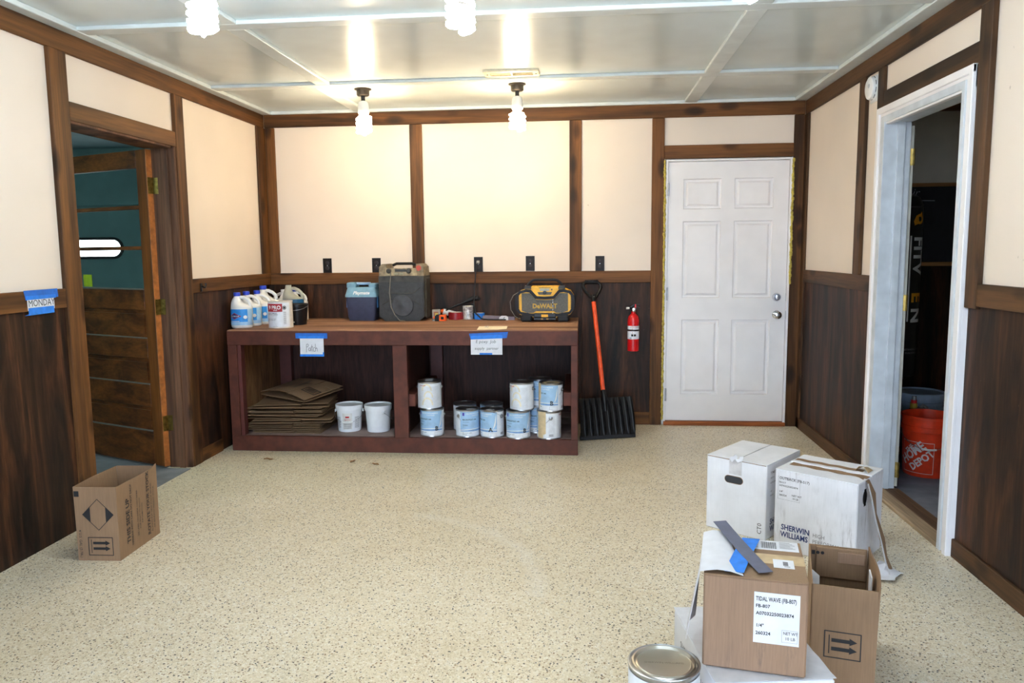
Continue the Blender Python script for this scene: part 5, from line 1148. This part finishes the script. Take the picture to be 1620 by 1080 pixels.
for x in (-.16, .12): B(x, -.16, 0, x+.04, .16, .014, .002).build('runner', WOODT, pl)
gc = thing('fuel_can', 'grey can with yellow and red spout behind the orange bucket', 'can', (2.135, 5.075, 0), .3)
MB().loft([[(x, y, z) for x, y in rrect(a, b, .03)] for a, b, z in ((.15, .11, 0), (.16, .12, .02), (.16, .12, .30), (.14, .10, .33), (.08, .06, .36))]).build('body', plain('grey_tool_plastic', (96, 96, 98), .5), gc)
MB().cyl(.022, .355, .39, 14, Matrix.Translation((-.03, 0, 0))).build('collar', plain('dull_yellow', (170, 140, 50), .5), gc); MB().cyl(.018, .39, .41, 14, Matrix.Translation((-.03, 0, 0))).build('ring', RED, gc); MB().cyl(.014, .41, .435, 14, Matrix.Translation((-.03, 0, 0))).build('cap', STEEL, gc)
MB().tube([(.01, 0, .345), (.04, 0, .37), (.065, 0, .355), (.07, 0, .32)], .011, 8).build('handle', plain('pale_grey_handle', (150, 150, 150), .5), gc)
pb = thing('punching_bag', 'black standing punching bag with vertical white and orange lettering', 'punching bag', (2.238, 5.785, 0), 0)
MB().lathe([(.18, 0), (.215, .02), (.215, .16), (.18, .26), (.10, .30), (.07, .33), (.07, .50)], 36).build('base', BLACKP, pb)
MB().lathe([(.10, .44), (.148, .47), (.156, .52), (.156, 1.62), (.150, 1.68), (.128, 1.73), (.08, 1.755), (.003, 1.76)], 40).build('bag', plain('black_vinyl', (20, 20, 22), .32, 0, .05), pb)
u0 = .062
FP = cylfn(.1568); FP2 = cylfn(.1564)
for b_, v0, m_ in (('FITV', 1.455, WPLAST), ('E', 1.065, plain('bag_orange', (236, 162, 30), .5)), ('N', .955, WPLAST)):
    Print().text(b_, u0-.005, v0, .135, .035, rot=-PI/2, sx=1.02).build('lettering', m_, pb, FP)
Print().rect(u0-.04, .86, u0-.028, 1.46, 2, 2).build('white_stripe', WPLAST, pb, FP2)
Print().text('FREESTANDING HEAVY', u0+.02, .655, .018, .0, 'CENTER').text('PUNCHING BAG', u0+.03, .63, .018, .0, 'CENTER').build('small_lettering', plain('dim_white', (150, 150, 155), .5), pb, FP)
lm = Print().disc(u0+.035, 1.575, .042, 18, .020, .85).poly([(u0+.0, 1.60), (u0-.02, 1.56), (u0-.012, 1.53), (u0+.03, 1.545), (u0+.02, 1.59)]).poly([(u0+.03, 1.605), (u0+.055, 1.628), (u0+.065, 1.60)])
lm.build('cat_emblem', MATS['bag_orange'], pb, FP)
Print().rect(-.2, 1.655, .2, 1.662, 30).build('seam', plain('grey_seam', (80, 80, 84), .5), pb, lambda u, v: (.1535*math.sin(u/.1535), -.1535*math.cos(u/.1535), v))
